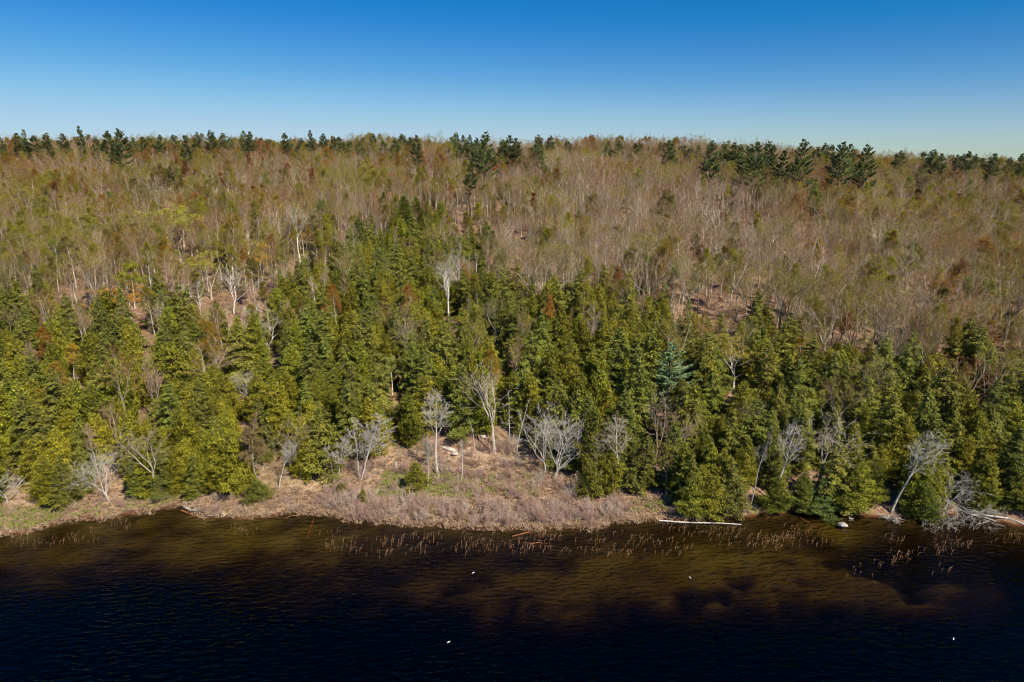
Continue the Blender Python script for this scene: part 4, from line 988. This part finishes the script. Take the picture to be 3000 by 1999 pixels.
# ------------------------------------------------------------------ rocks
def rock_mesh(seed, sxyz):
    rng = np.random.RandomState(seed)
    import bmesh
    bm = bmesh.new(); bmesh.ops.create_icosphere(bm, subdivisions=2, radius=1)
    k = rng.uniform(-1, 1, (6, 3)); c_ = rng.uniform(.55, .95, 6)
    for v in bm.verts:
        p = np.array(v.co)
        for a_, b_ in zip(norm(k), c_):
            dd = p @ a_
            if dd > b_: p = p - a_ * (dd - b_)
        v.co = Vector(p * (1 + rng.normal(0, .04)) * sxyz)
    me = bpy.data.meshes.new('rock'); bm.to_mesh(me); bm.free(); me.materials.append(M['rock']); return me
def rock(px, py, sxyz, label, rz=0., sink=.3, name='rock', water_=False, group=None, cat='rock'):
    x, y, z = at(px, py)
    if water_: x, y = on_water(px, py); z = 0
    o = link(name, rock_mesh(int(px + py), sxyz)); o.location = (x, y, z + sxyz[2] * (1 - 2 * sink)); o.rotation_euler = (rr_.normal(0, .08), rr_.normal(0, .08), rz)
    tagged(o, label, cat, group)
rock(1316, 1323, (1.35, .5, .45), 'long pale rock slab on the litter slope above the marsh', R(-22))
rock(1333, 1338, (.6, .45, .45), 'pale boulder against the right end of the rock slab')
rock(1408, 1314, (.35, .3, .3), 'white square stone right of the rock slab')
rock(1417, 1284, (.65, .45, .4), 'rounded tan boulder at the foot of the tall forked tree')
rock(1314, 1347, (.35, .28, .25), 'small stone just below the pale rock slab')
rock(1291, 1352, (.3, .2, .2), 'flat little stone left below the rock slab')
rock(1384, 1333, (.28, .2, .2), 'small pale stone at the foot of the pole trunk')
rock(1373, 1320, (.5, .3, .2), 'flat pale stone between the slab and the pole trunk', R(50))
rock(2468, 1542, (.75, .45, .42), 'pale boulder breaking the water off the right shore', R(-45), .25, 'boulder', True)
rock(2035, 1122, (1.0, .6, .6), 'pinkish boulder among evergreens right of the blue green pine')
rock(1868, 1062, (.9, .6, .9), 'pale rock face showing left of the blue green pine')
rock(1700, 1362, (.7, .5, .5), 'grey boulder in the trees behind the columnar yellow cedar')
rock(2660, 1495, (1.1, .6, .45), 'blue grey boulder under the trees behind the right shore')

# ------------------------------------------------------------------ logs and driftwood
def log(pts, r0, r1, mat, label, name='fallen_log', cat='log', stubs=0, slen=.5, seed=1, branches=None):
    rng = np.random.RandomState(seed); segs = []; st_ = []
    pts = [np.array(p, float) for p in pts]; n = len(pts) - 1
    for i in range(n):
        segs.append((pts[i], pts[i + 1], r0 + (r1 - r0) * i / n, r0 + (r1 - r0) * (i + 1) / n))
    for _ in range(stubs):
        i = rng.randint(n); u = rng.uniform(); p = pts[i] + (pts[i + 1] - pts[i]) * u; d = norm(rng.normal(0, 1, 3) * [1, 1, .5] + [0, -.2, .5]); e = p + d * slen * rng.uniform(.4, 1.2)
        st_.append([(p, e, .04, .02), ((p + e) / 2, (p + e) / 2 + norm(d + rng.normal(0, .6, 3)) * slen * .4, .02, .01)])
    base = pts[0].copy(); e = bpy.data.objects.new(name, None); C.objects.link(e); e.location = Vector(base)
    sh = lambda L__: [(a - base, b - base, c, d) for a, b, c, d in L__]
    link('trunk', build_mesh('log_trunk', seg_parts(sh(segs), 8, 0), [mat]), e)
    for b_ in st_: link('branch', build_mesh('log_branch', seg_parts(sh(b_), 4, 0), [mat]), e)
    tagged(e, label, cat)
def wpt(px, py, z=.03): return (*on_water(px, py, z), z)
log([wpt(1930, 1525, .1), wpt(1990, 1530, .08), wpt(2050, 1532, .06), wpt(2110, 1533, .05), wpt(2172, 1537, .0)], .13, .08, M['dead_wood'], 'long pale log floating along the shore right of the marsh', stubs=7, slen=.4, seed=3)
log([wpt(545, 1489, .35), wpt(575, 1498, .25), wpt(605, 1503, .1)], .13, .06, M['dead_wood'], 'bleached driftwood trunk with claw like branches at the left inlet', 'driftwood', 'driftwood', 26, 1.0, 5)
log([wpt(532, 1496, .1), wpt(560, 1508, .05), wpt(585, 1517, .02)], .14, .08, M['wet_wood'], 'wet rusty log in front of the bleached driftwood')
log([wpt(620, 1512, .1), wpt(642, 1507, .4)], .05, .03, M['dead_wood'], 'small bleached branch leaning from the water beside the driftwood', 'driftwood', 'driftwood', 8, .7, 8)
log([wpt(650, 1516, .0), wpt(657, 1512, .3)], .04, .02, M['dead_wood'], 'little bleached root tuft furthest right of the driftwood', 'driftwood', 'driftwood', 9, .45, 11)
log([wpt(697, 1524, .05), wpt(712, 1520, .12), wpt(722, 1521, .05), wpt(740, 1537, -.1)], .05, .03, M['wet_wood'], 'thin curved branch arching into the water off the left bank', 'driftwood', 'driftwood')
log([wpt(900, 1440 + 68, .1), wpt(850, 1512, .1), wpt(836, 1520, .02)], .06, .04, M['wet_wood'], 'reddish stick on the water edge below the left bank', 'driftwood', 'driftwood')
log([wpt(1500, 1572, -.05), wpt(1555, 1558, .0)], .10, .08, M['wet_wood'], 'sunken brown log off the middle of the marsh')
log([wpt(1552, 1593, .03), wpt(1584, 1589, .03)], .07, .05, M['wet_wood'], 'short orange log floating among the reeds')
log([wpt(897, 1585, -.6), wpt(920, 1518, -.25)], .12, .10, M['wet_wood'], 'straight sunken log pointing at the left bank')
log([wpt(2420, 1565, -.7), wpt(2345, 1518, -.2)], .13, .10, M['wet_wood'], 'long sunken trunk slanting off the right shore')
log([wpt(2845, 1508, .3), wpt(2870, 1512, .25), wpt(2920, 1528, .02)], .12, .07, M['dead_wood'], 'pale log sliding into the water near the right edge', stubs=3, seed=4)
log([wpt(2885, 1510, .55), wpt(2960, 1520, .5), wpt(3000, 1537, .3), wpt(3040, 1550, .2)], .16, .12, M['dead_wood'], 'grey branched trunk lying below the dark root mound at right', stubs=10, slen=.6, seed=9)
log([wpt(2866, 1535, .0), wpt(2880, 1533, .15), wpt(2897, 1528, .3)], .03, .02, M['dead_wood'], 'small forked white twig sticking out of the water at right', 'driftwood', 'driftwood', 8, .3, 12)
log([wpt(2580, 1515, .15), wpt(2615, 1522, .15), wpt(2632, 1530, .0)], .05, .03, M['dead_wood'], 'tangle of grey brushwood at the foot of the tall bare tree', 'driftwood', 'driftwood', 60, 1.1, 14)
log([wpt(2478, 1510, .1), wpt(2505, 1508, .12), wpt(2535, 1509, .1)], .08, .06, M['wet_wood'], 'rust coloured driftwood pile at the right waterline', 'driftwood', 'driftwood', 10, .7, 15)
log([wpt(2488, 1518, .05), wpt(2500, 1526, .05)], .06, .03, M['dead_wood'], 'grey root knot in the water in front of the rusty driftwood', 'driftwood', 'driftwood', 12, .5, 16)
log([(*on_water(1683, 1330 + 70, 3.0), 3.6), (*on_water(1655, 1395, 1.0), .7)][::-1], .07, .05, M['dead_wood'], 'broken white limb leaning down beside the many limbed tree')
log([(*at(1395, 1285)[:2], at(1395, 1285)[2] + .25), (*at(1430, 1320)[:2], at(1430, 1320)[2] + .2)], .12, .09, M['dark_bark'], 'dark fallen log on the litter slope right of the pole trunk')
log([(*at(2010, 1018)[:2], at(2010, 1018)[2] + .2), (*at(2100, 1060)[:2], at(2100, 1060)[2] + .2)], .14, .09, M['dark_bark'], 'dark fallen log below the leaf litter patch')
# cut stump
x, y, z = at(1160, 1372); o = link('tree_stump', build_mesh('stump', seg_parts([(np.array([0, 0, -.2]), np.array([0, 0, .9]), .2, .16), (np.array([0, 0, .9]), np.array([0, 0, 1.15]), .16, .03)], 7, 0), [M['dead_wood']])); o.location = (x, y, z)
tagged(o, 'short pale stump at the top of the green grass', 'stump')
# uprooted mound at the right edge
o = link('root_mound', rock_mesh(77, (3.0, 1.2, 1.1))); o.data.materials.clear(); o.data.materials.append(M['dark_bark']); xw, yw = on_water(2975, 1522); o.location = (xw + .8, yw + 1.2, .4)
tagged(o, 'dark earthy root mound at the right edge of the shore', 'root mound')

# fallen bleached crown over the water
fx, fy = on_water(2720, 1500); 
fc = [(*bare_meshes('fallen_crown', 330, 0, 0, 'dead', H=10, tr=.2, base=.25, spread=.42, up=.0, n1=16, fork=.3, dens=1.0, twig_r=.018), 10.0, 4.5)]
put_tree('fallen_tree', fc[0], *on_water(2725, 1425, 3.0), 3.0, 8.0, 1.25, .4, DW, DW, DW, 'bleached fallen tree with its fan of boughs hanging into the water', None, tilt=R(118), tiltdir=R(-84), cat='fallen tree', name='fallen_tree')
put_tree('dead_tree', dead[0], *at(2765, 1500), 5.6, 1.4, 2.0, DW, DW, DW, 'upright bleached boughs above the fallen crown at the right shore', None, tilt=.25, tiltdir=0)

# ------------------------------------------------------------------ water birds far out: small white specks
def gull(px, py, label, rz):
    x, y = on_water(px, py)
    V_, F_ = [], []
    P0 = [np.array(p) for p in ((-.28, 0, .08), (-.05, 0, .10), (.15, 0, .12), (.24, 0, .24))]
    body = seg_parts([(P0[0], P0[1], .02, .12), (P0[1], P0[2], .12, .07), (P0[2], P0[3], .07, .06), (P0[3], P0[3] + np.array([.10, 0, -.01]), .05, .01)], 6, 0)
    o = link('gull', build_mesh('gull', body, [M['gull']], smooth=True)); o.location = (x, y, 0); o.rotation_euler[2] = rz; o.scale = (.65, .65, .65); tagged(o, label, 'bird')
m, nt, n_, L_ = new_mat('white_feathers'); b_ = n_('ShaderNodeBsdfPrincipled'); b_.inputs['Base Color'].default_value = (.8, .8, .78, 1); o_ = n_('ShaderNodeOutputMaterial'); L_(b_.outputs[0], o_.inputs[0]); M['gull'] = m
gull(1386, 1680, 'white bird on the open water below the marsh', .4)
gull(2022, 1694, 'white bird on the brown shallows right of middle', 2.)
gull(2793, 1874, 'white bird furthest out at the lower right', .9)
gull(1314, 1883, 'white bird furthest out near the bottom middle', .2)
print('things', len(chosen), 'rest', len(rest), 'landmarks', len(LM))
